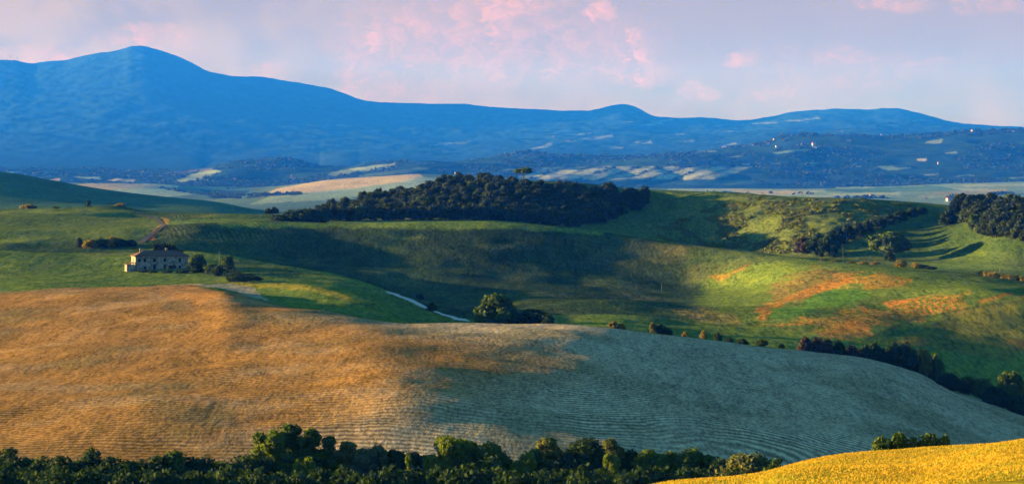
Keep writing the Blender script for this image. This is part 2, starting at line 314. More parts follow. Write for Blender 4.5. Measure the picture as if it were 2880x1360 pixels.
# lit strip with its sunlight put into the colour, warm soil by the house, orange fallow ground on the right-hand slope
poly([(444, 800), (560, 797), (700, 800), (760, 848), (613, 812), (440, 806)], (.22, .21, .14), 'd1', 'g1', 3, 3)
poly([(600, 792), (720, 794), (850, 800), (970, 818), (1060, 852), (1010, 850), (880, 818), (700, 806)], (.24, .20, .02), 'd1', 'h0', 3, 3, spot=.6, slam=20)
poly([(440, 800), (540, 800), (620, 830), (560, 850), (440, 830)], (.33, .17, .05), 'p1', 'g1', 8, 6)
OR = (.31, .135, .022)
def R_(pts, **k): poly(pts, k.pop('col', OR), 'h0', 'b2', **k)
R_([(1990, 780), (2120, 742), (2300, 700), (2450, 745), (2620, 760), (2880, 800), (2880, 960), (2650, 1060), (2400, 990), (2060, 930), (1960, 850)], col=(.082, .125, .022), soft=18, warp=12)
R_([(2170, 800), (2290, 752), (2330, 752), (2390, 782), (2260, 850), (2170, 858)], col=(.16, .10, .035), soft=8, warp=10, spot=.8, slam=9)
R_([(2340, 770), (2440, 770), (2570, 780), (2560, 800), (2480, 810), (2380, 806)], soft=9, warp=14, spot=.95, slam=9)
R_([(2140, 900), (2125, 868), (2180, 845), (2270, 816), (2330, 790), (2400, 775), (2390, 800), (2310, 822), (2230, 845), (2170, 868), (2165, 905)], soft=7, warp=9, spot=.55, slam=10)
R_([(2270, 838), (2340, 812), (2440, 815), (2450, 835), (2380, 860), (2300, 862), (2250, 855)], col=(.055, .125, .018), soft=4, warp=4)
R_([(2170, 875), (2220, 862), (2300, 862), (2280, 885), (2200, 895), (2165, 890)], col=(.055, .125, .018), soft=4, warp=4)
R_([(2140, 915), (2290, 890), (2450, 868), (2640, 830), (2720, 830), (2700, 875), (2560, 900), (2400, 935), (2250, 925)], soft=10, warp=16, spot=.95, slam=9)
R_([(2300, 935), (2400, 900), (2460, 925), (2440, 945), (2360, 952)], soft=6, warp=10, spot=.6, slam=9)
R_([(2480, 850), (2640, 828), (2600, 836), (2500, 862)], soft=3, warp=3)
R_([(2000, 780), (2060, 760), (2110, 745), (2090, 762), (2010, 790)], soft=4, warp=5, spot=.6, k=.6)
R_([(2750, 845), (2850, 820), (2850, 827), (2760, 856)], soft=3, warp=3, k=.7)
R_([(1880, 870), (1960, 862), (2080, 890), (2080, 915), (1960, 905)], col=(.18, .14, .04), soft=7, warp=6, spot=.8, slam=9)
R_([(2700, 870), (2880, 830), (2880, 1000), (2700, 1050), (2450, 985)], col=(.12, .11, .022), soft=12, warp=8, k=.7)
R_([(2540, 960), (2600, 950), (2620, 965), (2560, 975)], soft=6, warp=5, k=.6); R_([(2820, 960), (2900, 950), (2900, 985), (2830, 990)], soft=8, warp=6, k=.6, spot=.5)
R_([(2370, 985), (2450, 945), (2560, 895), (2700, 868), (2880, 842), (2880, 846), (2700, 873), (2565, 901), (2455, 951), (2378, 990)], col=(.045, .07, .022), soft=2.0, warp=2.5, k=.75)
R_([(1340, 690), (1420, 685), (1460, 700), (1400, 703)], col=(.16, .17, .05), soft=7, warp=6, spot=.7, k=.7); R_([(1080, 662), (1190, 660), (1200, 672), (1100, 672)], col=(.14, .17, .05), soft=5, warp=5, spot=.6, k=.7)
R_([(1850, 690), (1920, 690), (1920, 720), (1870, 715)], col=(.16, .14, .05), soft=8, warp=6, spot=.5, k=.6)
# crest of the broad hill catches the light: that light put into a lighter grass colour
poly([(620, 624), (960, 627), (1180, 621), (1360, 620), (1500, 628), (1700, 651), (1700, 664), (1480, 645), (1330, 645), (1100, 640), (620, 640)], (.10, .15, .025), 'b1', 'b2', 5, 4)
# field across the track on the left, with red earth beside the track
poly([(-700, 590), (300, 586), (420, 600), (470, 625), (430, 655), (360, 680), (-700, 690)], (.085, .12, .025), 'd2', 'f3', 4, 4)
poly([(455, 610), (478, 618), (474, 628), (452, 645), (432, 672), (415, 672), (445, 640), (462, 625)], (.36, .20, .04), 'd2', 'f3', 2.5, 2)
poly([(424, 655), (452, 640), (432, 674), (414, 676)], (.42, .11, .03), 'd2', 'f3', 2.5, 2)
# broken scrub slope
poly([(1760, 660), (1860, 640), (1950, 560), (2100, 548), (2300, 560), (2560, 572), (2500, 630), (2380, 690), (2230, 712), (1900, 672)], (.075, .105, .026), 'f1', 'f3', 10, 8)
poly([(2400, 690), (2500, 655), (2640, 600), (2690, 588), (2720, 640), (2880, 670), (2880, 710), (2560, 705)], (.036, .066, .017), 'f1', 'f3', 8, 5)
# the plain: stubble, hay and green strips
V = lambda pts, col, lo='v3', hi='d6', **k: poly(pts, col, lo, hi, **{**dict(soft=1.5, warp=2.0, lam=30), **k})
TAN = (.40, .30, .10); PALE = (.24, .30, .14); HAY = (.24, .28, .10)
V([(150, 530), (215, 518), (300, 516), (450, 518), (560, 528), (560, 545), (400, 560), (100, 560)], PALE)
V([(185, 526), (215, 518), (300, 516), (440, 518), (440, 526), (320, 532), (240, 536)], TAN)
V([(500, 516), (680, 515), (720, 545), (560, 552), (500, 530)], (.07, .15, .06)); V([(560, 533), (700, 536), (690, 550), (600, 560)], (.03, .06, .03))
V([(700, 556), (790, 528), (900, 508), (1050, 496), (1180, 488), (1190, 500), (1080, 520), (960, 535), (820, 548)], TAN); V([(760, 552), (960, 532), (1100, 515), (1180, 497), (1300, 500), (1300, 530), (950, 560), (700, 575)], PALE, k=.8)
V([(700, 551), (730, 544), (850, 543), (852, 547), (760, 552), (690, 557)], (.02, .04, .02))
V([(1880, 528), (2200, 528), (2500, 524), (2900, 508), (2900, 600), (1880, 600)], (.18, .25, .12), k=.85)
for a_ in [(1890, 533, 200), (2060, 538, 260), (2330, 545, 200), (2560, 552, 240), (2640, 566, 200), (2480, 533, 300), (2700, 520, 200), (2260, 550, 120)]: V([(a_[0], a_[1]), (a_[0] + a_[2], a_[1] - 4), (a_[0] + a_[2], a_[1] + 1), (a_[0] + 20, a_[1] + 4)], (.36, .36, .17), soft=2, k=.8)
V([(2050, 532), (2240, 536), (2300, 545), (2100, 552)], TAN, k=.7); V([(2600, 543), (2720, 536), (2830, 530), (2830, 545), (2700, 552)], TAN, k=.7)
V([(2300, 530), (2640, 522), (2700, 535), (2400, 542)], (.06, .14, .06), k=.85); V([(2340, 526), (2460, 525), (2460, 528), (2340, 529)], PALE, lo='v4', hi='v6')
U = lambda pts, col, **k: poly(pts, col, 'd6', 'm1', **{**dict(soft=1.3, warp=1.8, lam=26), **k})
U([(0, 484), (60, 480), (30, 490), (0, 492)], PALE); U([(140, 505), (170, 503), (165, 508), (140, 508)], TAN)
U([(210, 496), (280, 498), (290, 505), (215, 500)], PALE); U([(300, 505), (340, 501), (385, 506), (370, 513), (320, 511)], TAN)
U([(490, 510), (540, 490), (600, 476), (625, 482), (600, 490), (560, 505), (520, 512)], HAY); U([(440, 488), (520, 480), (600, 472), (600, 477), (500, 490), (450, 495)], (.20, .15, .11), k=.7)
U([(915, 490), (960, 478), (1040, 466), (1120, 459), (1115, 468), (1030, 480), (940, 496)], HAY); U([(960, 497), (1200, 470), (1210, 478), (960, 505)], (.10, .15, .10), k=.6)
for q_ in range(9):
    x0 = 1440 + q_ * 66
    U([(x0, 502), (x0 + 22, 495), (x0 + 62, 482), (x0 + 100, 470), (x0 + 150, 468), (x0 + 120, 478), (x0 + 80, 494), (x0 + 30, 506)], (.33, .34, .19), soft=4, warp=3, spot=.35, slam=18, k=.9)
U([(1400, 476), (1480, 474), (1500, 480), (1430, 482)], PALE, k=.7); U([(1920, 510), (2100, 506), (2300, 502), (2300, 512), (2050, 520), (1900, 520)], (.06, .12, .07), k=.6)
U([(2170, 428), (2230, 420), (2275, 417), (2275, 422), (2180, 434)], (.17, .24, .09)); U([(2610, 396), (2650, 392), (2645, 402), (2600, 404)], (.18, .22, .08))
U([(1924, 429), (2010, 421), (2020, 425), (1930, 433)], (.14, .2, .1), k=.8); U([(2574, 447), (2608, 446), (2606, 453), (2580, 452)], (.42, .36, .20))
U([(2250, 458), (2300, 456), (2290, 466), (2252, 468)], (.10, .2, .08), k=.8); U([(2465, 468), (2500, 465), (2540, 475), (2500, 480)], (.16, .24, .10), k=.8)
for (x0, y0, ln) in [(2084, 460, 26), (2130, 459, 20), (2170, 458, 38), (2390, 468, 30), (2520, 473, 40), (2680, 494, 60), (2330, 484, 14), (2600, 490, 40), (2760, 470, 40), (2660, 430, 30), (2840, 500, 40), (2050, 440, 30)]:
    U([(x0, y0), (x0 + ln, y0 - 2.5), (x0 + ln, y0 + .5), (x0, y0 + 2.5)], (.22, .27, .13), k=.8)
W_ = lambda pts, col, **k: poly(pts, col, 'd7', 'm2', **{**dict(soft=1.5, warp=2.0, lam=26), **k})
for (x0, y0, ln, h) in [(1790, 348, 70, 5), (1830, 338, 60, 4), (1740, 342, 60, 2), (1530, 385, 30, 3), (1620, 376, 40, 3), (1490, 410, 60, 8), (1590, 392, 60, 5), (1640, 385, 80, 6), (1770, 402, 60, 4), (1700, 416, 50, 3),
                        (2110, 345, 70, 3), (2210, 335, 90, 5), (1210, 405, 60, 3), (1130, 412, 40, 2), (1280, 400, 40, 2), (1860, 378, 60, 3), (2000, 370, 60, 3), (2030, 405, 40, 3), (1900, 395, 50, 3), (2330, 372, 40, 2)]:
    W_([(x0, y0 + h), (x0 + ln, y0 - h), (x0 + ln * 1.1, y0), (x0 + ln * .5, y0 + h)], (.22, .24, .14), k=.8)
W_([(390, 350), (500, 325), (560, 330), (520, 350), (430, 362)], (.035, .07, .03), soft=8, warp=12, k=.6); W_([(400, 440), (900, 380), (1100, 400), (1000, 450), (500, 470)], (.03, .06, .03), soft=18, warp=20, k=.5)
paint(zone('d7', 'm2') * sm(.1, .5, fbm(X, D * .4, 450, 4)) * .15, (.03, .06, .03))
paint(zone('d6', 'd7') * sm(.1, .5, fbm(X, D * .4, 130, 4)) * .35, (.03, .07, .03))

# ---- furrows: a running row number per vertex, and how strongly rows show
ROW = np.zeros_like(Z); AMP = np.zeros_like(Z)
pf = (rowseg >= IDX['v2']) & (rowseg < IDX['p2'])
r = slice(np.argmax(pf), NR - np.argmax(pf[::-1]))
x_, d_ = X[r], D[r]
hollow = gau(x_, 42, 26) * gau(d_, 548, 42)
ROW[r] = (d_ + .16 * x_ + 13 * fbm(x_, d_ * .6, 130, 2) - 30 * hollow + .010 * np.maximum(-x_, 0) ** 1.6) / 3.2
AMP[r] = np.clip(.45 + .5 * fbm(x_, d_, 60, 3) + .9 * gau(x_, 42, 45) * gau(d_, 535, 50) + .25 * sm(0, 30, x_) * sm(640, 540, d_) + .5 * sm(640, 560, d_) * sm(10, -20, x_), .12, 1.0)
vy = (rowseg >= IDX['b1']) & (rowseg < IDX['f2'])
r = slice(np.argmax(vy), NR - np.argmax(vy[::-1]))
ROW[r] = (X[r] + .22 * (D[r] - 1400)) / 2.6
AMP[r] = sm(455, 500, PX[r]) * (1 - sm(640, 860, PX[r])) * .9
wf = rowseg < IDX['v1']; r = slice(0, np.argmax(~wf)); ROW[r] = (X[r] * .9 + D[r] * .5 + 4 * fbm(X[r], D[r], 60, 2)) / 9.0; AMP[r] = .5

# ------------------------------------------------------------------ materials
MATS = {}
def new_mat(name):
    m = bpy.data.materials.new(name); m.use_nodes = True; MATS[name] = m
    t = NT(m.node_tree); p = m.node_tree.nodes['Principled BSDF']
    p.inputs['Specular IOR Level'].default_value = .1; p.inputs['Roughness'].default_value = .9
    return m, t, p
def ground_mat(name, fine, mid, big, lo=.6, hi=1.4, bump=.4, bscale=1.0, rows=0.0, rowdark=.5, yel=None, sat=1.0):
    m, t, p = new_mat(name)
    tc = t.add('ShaderNodeTexCoord'); mpg = t.add('ShaderNodeMapping', i_0=tc.outputs['Object']); mpg.inputs['Scale'].default_value = (1.0, .22, .6); co = mpg.outputs[0]
    base = t.add('ShaderNodeAttribute', attribute_name='tint').outputs['Color']
    n1 = t.noise(co, 1 / fine, 4, .65); n2 = t.noise(co, 1 / mid, 4, .6, .3); n3 = t.noise(co, 1 / big, 3, .5)
    s = t.math('ADD', t.math('ADD', t.math('MULTIPLY', n1, .6), t.math('MULTIPLY', n2, .28)), t.math('MULTIPLY', n3, .15))
    v = t.rng(s, .38, .62, lo, hi)
    vv = t.add('ShaderNodeCombineXYZ', i_0=v, i_1=v, i_2=v)
    c = t.mix(1.0, base, vv.outputs[0], 'MULTIPLY')
    if yel: c = t.mix(t.rng(n2, .48, .68, 0, .55), c, t.mix(1.0, c, yel, 'MULTIPLY'))
    h = t.math('ADD', t.math('MULTIPLY', n1, .5 * bscale), t.math('MULTIPLY', n2, 1.0 * bscale))
    if rows:
        ra = t.add('ShaderNodeAttribute', attribute_name='row').outputs['Fac']; am = t.add('ShaderNodeAttribute', attribute_name='amp').outputs['Fac']
        wob = t.math('MULTIPLY', t.math('SUBTRACT', t.noise(co, .11, 3), .5), 2.2)
        sn = t.math('SINE', t.math('MULTIPLY', t.math('ADD', ra, wob), 6.2832))
        brk = t.rng(t.noise(co, .05, 4, .6), .38, .6, .25, 1.0)
        wv = t.math('MULTIPLY', t.math('MULTIPLY', sn, am), brk)
        k = t.math('ADD', 1.0, t.math('MULTIPLY', wv, rowdark)); kk = t.add('ShaderNodeCombineXYZ', i_0=k, i_1=k, i_2=k)
        c = t.mix(1.0, c, kk.outputs[0], 'MULTIPLY')
        h = t.math('ADD', h, t.math('MULTIPLY', wv, rows))
    bp = t.add('ShaderNodeBump', i_Height=h, i_Strength=bump); bp.inputs['Distance'].default_value = 1.0
    t.put(p.inputs['Base Color'], c); t.put(p.inputs['Normal'], bp.outputs[0]); p.inputs['Specular IOR Level'].default_value = .0
    return m
M_wheat = ground_mat('ripe_wheat', .35, 2.2, 9, .62, 1.4, .5, .25, rows=.02, rowdark=.16)
M_soil = ground_mat('ploughed_clay', .7, 3.0, 25, .45, 1.6, .6, .30, rows=.10, rowdark=.50)
M_grass = ground_mat('rough_pasture', 1.2, 4.5, 40, .40, 1.7, .7, .45, rows=.10, rowdark=.35, yel=(1.35, 1.0, .8, 1))
M_far = ground_mat('plain_fields', 9, 45, 260, .65, 1.35, .3, 2.0)
M_mt = ground_mat('wooded_mountain', 45, 160, 1000, .8, 1.2, .22, 10.0)

# ------------------------------------------------------------------ the land as sheets that share their borders
def sheet(name, lo, hi, mat):
    r0 = int(np.searchsorted(LI, IDX[lo])) if lo else 0; r1 = int(np.searchsorted(LI, IDX[hi])) if hi else NR - 1
    n = r1 - r0 + 1; me = bpy.data.meshes.new(name)
    co = np.stack([X[r0:r1+1], D[r0:r1+1], GZ[r0:r1+1]], -1).reshape(-1, 3).astype(np.float32)
    i = np.arange(n - 1)[:, None] * NC + np.arange(NC - 1)[None, :]
    q = np.stack([i, i + 1, i + NC + 1, i + NC], -1).reshape(-1, 4).astype(np.int32)
    me.vertices.add(len(co)); me.vertices.foreach_set('co', co.ravel())
    me.loops.add(q.size); me.loops.foreach_set('vertex_index', q.ravel())
    me.polygons.add(len(q)); me.polygons.foreach_set('loop_start', np.arange(len(q), dtype=np.int32) * 4)
    me.polygons.foreach_set('use_smooth', np.ones(len(q), bool))
    me.update(calc_edges=True)
    tn = np.concatenate([TINT[r0:r1+1].reshape(-1, 3), np.ones((len(co), 1))], 1).astype(np.float32)
    a = me.attributes.new('tint', 'FLOAT_COLOR', 'POINT'); a.data.foreach_set('color', tn.ravel())
    for nm, arr in (('row', ROW), ('amp', AMP)):
        a = me.attributes.new(nm, 'FLOAT', 'POINT'); a.data.foreach_set('value', arr[r0:r1+1].astype(np.float32).ravel())
    me.materials.append(mat); o = bpy.data.objects.new(name, me); C.objects.link(o); o['kind'] = 'structure'
    return o
sheet('wheat_field', None, 'v1', M_wheat); sheet('valley_ground', 'v1', 'p0', M_grass); sheet('ploughed_field', 'p0', 'p2', M_soil)
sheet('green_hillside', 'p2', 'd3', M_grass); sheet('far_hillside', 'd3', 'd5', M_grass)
sheet('valley_plain', 'd5', 'd6', M_far); sheet('wooded_ridge', 'd6', 'd7', M_far); sheet('mountain_range', 'd7', None, M_mt)

# ------------------------------------------------------------------ the air
def haze_box():
    x, y0, y1, z0, z1 = 55000, -300, 50000, float(GZ.min()) - 1, float(GZ.max()) + 30
    me = bpy.data.meshes.new('haze'); bm = bmesh.new(); bmesh.ops.create_cube(bm, size=1)
    for v in bm.verts: v.co = Vector((v.co.x * 2 * x, y0 + (v.co.y + .5) * (y1 - y0), z0 + (v.co.z + .5) * (z1 - z0)))
    bm.to_mesh(me); bm.free(); o = bpy.data.objects.new('haze', me); C.objects.link(o); o['kind'] = 'stuff'; o['label'] = 'blue evening haze filling the air over the valley'
    m = bpy.data.materials.new('haze_air'); m.use_nodes = True; nt = m.node_tree; nt.nodes.clear()
    out = nt.nodes.new('ShaderNodeOutputMaterial'); v = nt.nodes.new('ShaderNodeVolumePrincipled')
    v.inputs['Color'].default_value = HAZE_COL; v.inputs['Absorption Color'].default_value = (1, 1, 1, 1); v.inputs['Density'].default_value = HAZE_D; v.inputs['Anisotropy'].default_value = 0.0
    nt.links.new(v.outputs[0], out.inputs['Volume']); me.materials.append(m)
HAZE_COL = (.008, .125, 1.0, 1); HAZE_D = 4.0e-5
haze_box()

# ------------------------------------------------------------------ helpers for things
rng = np.random.RandomState(11); random.seed(4)
def mesh_obj(name, verts, faces, mats, parent=None, fmat=None, smooth=False, link=True):
    me = bpy.data.meshes.new(name); v = np.asarray(verts, np.float32); f = np.asarray(faces, np.int32)
    me.vertices.add(len(v)); me.vertices.foreach_set('co', v.ravel())
    me.loops.add(f.size); me.loops.foreach_set('vertex_index', f.ravel())
    me.polygons.add(len(f)); me.polygons.foreach_set('loop_start', np.arange(len(f), dtype=np.int32) * f.shape[1])
    if fmat is not None: me.polygons.foreach_set('material_index', np.asarray(fmat, np.int32))
    if smooth: me.polygons.foreach_set('use_smooth', np.ones(len(f), bool))
    me.update(calc_edges=True)
    for m in (mats if isinstance(mats, (list, tuple)) else [mats]): me.materials.append(m)
    o = bpy.data.objects.new(name, me)
    if link: C.objects.link(o)
    if parent: o.parent = parent
    return o
def tag(o, label, cat, group=None):
    if not 4 <= len(label.split()) <= 16: print('LABEL', label)
    o['label'] = label; o['category'] = cat
    if group: o['group'] = group
    return o
def empty(name, loc, rz=0.0, sc=1.0):
    o = bpy.data.objects.new(name, None); C.objects.link(o); o.location = loc; o.rotation_euler = (0, 0, rz)
    o.scale = (sc,) * 3 if not isinstance(sc, (tuple, list)) else sc; o.empty_display_size = .5
    return o
def bm_obj(name, bm, mat, parent=None):
    me = bpy.data.meshes.new(name); bmesh.ops.recalc_face_normals(bm, faces=bm.faces); bm.to_mesh(me); bm.free(); me.materials.append(mat)
    o = bpy.data.objects.new(name, me); C.objects.link(o)
    if parent: o.parent = parent
    return o
def box(bm, x0, x1, y0, y1, z0, z1):
    v = [bm.verts.new(p) for p in ((x0, y0, z0), (x1, y0, z0), (x1, y1, z0), (x0, y1, z0), (x0, y0, z1), (x1, y0, z1), (x1, y1, z1), (x0, y1, z1))]
    for f in ((0, 3, 2, 1), (4, 5, 6, 7), (0, 1, 5, 4), (1, 2, 6, 5), (2, 3, 7, 6), (3, 0, 4, 7)): bm.faces.new([v[i] for i in f])
def tube(path, radii, n=6):
    vs, fs = [], []
    for k, (p, r) in enumerate(zip(path, radii)):
        for j in range(n): a = 2 * math.pi * j / n; vs.append((p[0] + r * math.cos(a), p[1] + r * math.sin(a), p[2]))
        if k:
            for j in range(n): fs.append(((k-1)*n + j, (k-1)*n + (j+1) % n, k*n + (j+1) % n, k*n + j))
    return vs, fs
def leaf_mat(name, col, col2, trans=.25):
    m, t, p = new_mat(name)
    oi = t.add('ShaderNodeObjectInfo'); tc = t.add('ShaderNodeTexCoord')
    n = t.noise(tc.outputs['Object'], 1.1, 3, .6)
    f = t.math('ADD', t.math('MULTIPLY', t.rng(n, .35, .65), .6), t.math('MULTIPLY', oi.outputs['Random'], .4))
    c = t.mix(f, col + (1,), col2 + (1,)); p.inputs['Roughness'].default_value = .8
    t.put(p.inputs['Base Color'], c)
    tr = t.add('ShaderNodeBsdfTranslucent'); t.put(tr.inputs['Color'], t.mix(1.0, c, (1.2, 1.3, .6, 1), 'MULTIPLY'))
    mx = t.add('ShaderNodeMixShader'); mx.inputs[0].default_value = trans
    t.l.new(p.outputs[0], mx.inputs[1]); t.l.new(tr.outputs[0], mx.inputs[2]); t.l.new(mx.outputs[0], m.node_tree.nodes['Material Output'].inputs[0])
    return m
LM = dict(dark=leaf_mat('dark_leaves', (.014, .034, .010), (.030, .058, .016)), mid=leaf_mat('green_leaves', (.035, .068, .012), (.085, .125, .022)),
          bright=leaf_mat('yellow_green_leaves', (.08, .125, .014), (.14, .17, .022), .35), silver=leaf_mat('silvery_leaves', (.08, .11, .06), (.13, .15, .08)),
          gorse=leaf_mat('gorse_flowers', (.06, .075, .015), (.30, .21, .015), .3), airy=leaf_mat('olive_leaves', (.09, .11, .03), (.14, .14, .04)),
          wood=leaf_mat('oak_leaves', (.016, .032, .010), (.042, .062, .022), .2), scrub=leaf_mat('scrub_leaves', (.065, .085, .018), (.13, .145, .03), .25),
          far=leaf_mat('far_tree_leaves', (.015, .035, .015), (.03, .05, .02)), russet=leaf_mat('bare_twigs', (.045, .035, .03), (.07, .05, .035)), cyp=leaf_mat('cypress_needles', (.010, .020, .010), (.018, .030, .014)))
def simple_mat(name, col, noise=None, lo=.7, hi=1.3, scale=2.0, rough=.9):
    m, t, p = new_mat(name); tc = t.add('ShaderNodeTexCoord')
    n = t.noise(tc.outputs['Object'], scale, 5, .65); v = t.rng(n, .35, .65, lo, hi); vv = t.add('ShaderNodeCombineXYZ', i_0=v, i_1=v, i_2=v)
    t.put(p.inputs['Base Color'], t.mix(1.0, col + (1,), vv.outputs[0], 'MULTIPLY')); p.inputs['Roughness'].default_value = rough
    return m
BARK = simple_mat('bark', (.07, .055, .04))

def leaves(cen, rad, n, size, flat=1.0):
    """n leaf tufts on the shells of the lobes cen/rad; returns verts, faces"""
    cen = np.asarray(cen, float); rad = np.asarray(rad, float); w_ = rad ** 2 / np.sum(rad ** 2); k = rng.choice(len(rad), n, p=w_)
    v = rng.normal(size=(n, 3)); v /= np.linalg.norm(v, axis=1)[:, None]
    p = cen[k] + v * (rad[k] * (.55 + .85 * rng.rand(n)))[:, None] * np.array([1, 1, flat])
    nn = v + rng.normal(size=(n, 3)) * .7; nn /= np.linalg.norm(nn, axis=1)[:, None]
    u = np.cross(nn, rng.normal(size=(n, 3))); u /= np.linalg.norm(u, axis=1)[:, None]; w2 = np.cross(nn, u)
    s = size * (.6 + .8 * rng.rand(n))[:, None]
    q = np.stack([p - u*s*.5 - w2*s*.35, p + u*s*.5 - w2*s*.5, p + u*s*.35 + w2*s*.5, p - u*s*.5 + w2*s*.35], 1).reshape(-1, 3)
    return q, np.arange(4 * n).reshape(n, 4)
def lobes(kind, seed):
    """lobe centres/radii of a unit crown: 1 wide, 1 high, standing on z = 0"""
    r = np.random.RandomState(seed); c = []; R0 = []
    def put(x, y, z, s): c.append((x, y, z)); R0.append(s)
    if kind == 'dome':
        for i in range(44):
            a = r.rand() * 6.28; h = r.rand(); q = .36 * math.sqrt(max(1 - h ** 2.2, .05)) * (.5 + .6 * r.rand()); put(q * math.cos(a), q * math.sin(a), .14 + .66 * h, .06 + .08 * r.rand())
    elif kind == 'tall':
        for i in range(44):
            a = r.rand() * 6.28; h = r.rand(); q = .34 * math.sin(math.pi * min(max(h * .8 + .15, 0), 1)) * (.4 + .7 * r.rand()); put(q * math.cos(a), q * math.sin(a), .12 + .76 * h, .07 + .08 * r.rand())
    elif kind == 'bush':
        for i in range(30):
            a = r.rand() * 6.28; q = .36 * math.sqrt(r.rand()); put(q * math.cos(a), q * math.sin(a), (.12 + .55 * (1 - (q / .42) ** 2) * r.rand()), .09 + .09 * r.rand())
    elif kind == 'umbrella':
        for i in range(16):
            a = r.rand() * 6.28; q = .38 * math.sqrt(r.rand()); put(q * math.cos(a), q * math.sin(a), .66 + .20 * (1 - (q / .4) ** 2) * r.rand(), .10 + .06 * r.rand())
    elif kind == 'spread':
        for i in range(44):
            a = r.rand() * 6.28; q = .42 * r.rand() ** .6; h = .30 + .52 * r.rand() * (1 - .5 * q); put(q * math.cos(a), q * math.sin(a), h, .06 + .08 * r.rand())
    elif kind == 'cypress':
        for i in range(16):
            h = i / 15; q = .22 * (1 - h) ** .7 * r.rand(); a = r.rand() * 6.28; put(q * math.cos(a), q * math.sin(a), .08 + .86 * h, .30 * (1 - h) ** .6 * (.6 + .4 * min(1, h * 8)) + .03)
    return np.array(c), np.array(R0)
TREES = {}
def tree_proto(kind, seed, n, mat, W=6.0, H=8.0, size=.45, limbs=4):
    """meshes of one tree W wide and H tall: crown and trunk with limbs"""
    key = (kind, seed, n, mat, W, H, size)
    if key in TREES: return TREES[key]
    c, rr = lobes(kind, seed); c = c * np.array([W, W, H]); rr = rr * min(W, H) * 1.15 * (1.0 if kind != 'cypress' else .0) + (rr * W * 1.3 if kind == 'cypress' else 0)
    v, f = leaves(c, rr, n, size, .85 if kind != 'cypress' else 1.6)
    v[:, 2] *= H / np.percentile(v[:, 2], 99.3); v[:, :2] *= W / (np.percentile(v[:, 0], 99) - np.percentile(v[:, 0], 1))
    cr = mesh_obj('crown', v, f, LM[mat], link=False)
    hb = H * (.45 if kind != 'umbrella' else .66); r0 = .028 * H + .05
    vs, fs = tube([(0, 0, -.8), (.04 * W, 0, hb * .5), (0, .03 * W, hb), (0, 0, H * .8)], [r0, r0 * .75, r0 * .5, r0 * .12])
    for i in range(limbs):
        k = rng.randint(len(c)); e = c[k]; b = np.array([0, 0, hb * (.5 + .35 * rng.rand())]); m = b * .45 + e * .55 - np.array([0, 0, .04 * H]); off = len(vs)
        a_, b_ = tube([tuple(b), tuple(m), tuple(e)], [r0 * .42, r0 * .28, r0 * .1], 5); vs += a_; fs += [tuple(j + off for j in q) for q in b_]
    tr = mesh_obj('trunk', vs, fs, BARK, link=False, smooth=True)
    TREES[key] = (cr.data, tr.data, W, H); return TREES[key]
def plant(name, proto, loc, w, h, label, cat='tree', group=None, parts=True, rz=None):
    cm, tm, W, H = proto; rz = random.uniform(0, 6.28) if rz is None else rz
    e = empty(name, loc, rz, (w / W, w / W, h / H)); tag(e, label, cat, group)
    for nm, me in (('crown', cm), ('trunk', tm)):
        o = bpy.data.objects.new(nm, me); C.objects.link(o); o.parent = e
    return e
def single(name, me, loc, w, h, W, H, label, cat, group):
    o = bpy.data.objects.new(name, me); C.objects.link(o); o.location = loc; o.rotation_euler = (0, 0, random.uniform(0, 6.28)); o.scale = (w / W, w / W, h / H)
    return tag(o, label, cat, group)
def at(px, d, top, wpx):
    """base point at distance d under column px, height that puts the top at picture height top, width in metres"""
    g = ground(px, d); zt = CAMZ + d * (HY - top) / F; return g, max(zt - g.z, .6), wpx * d / F

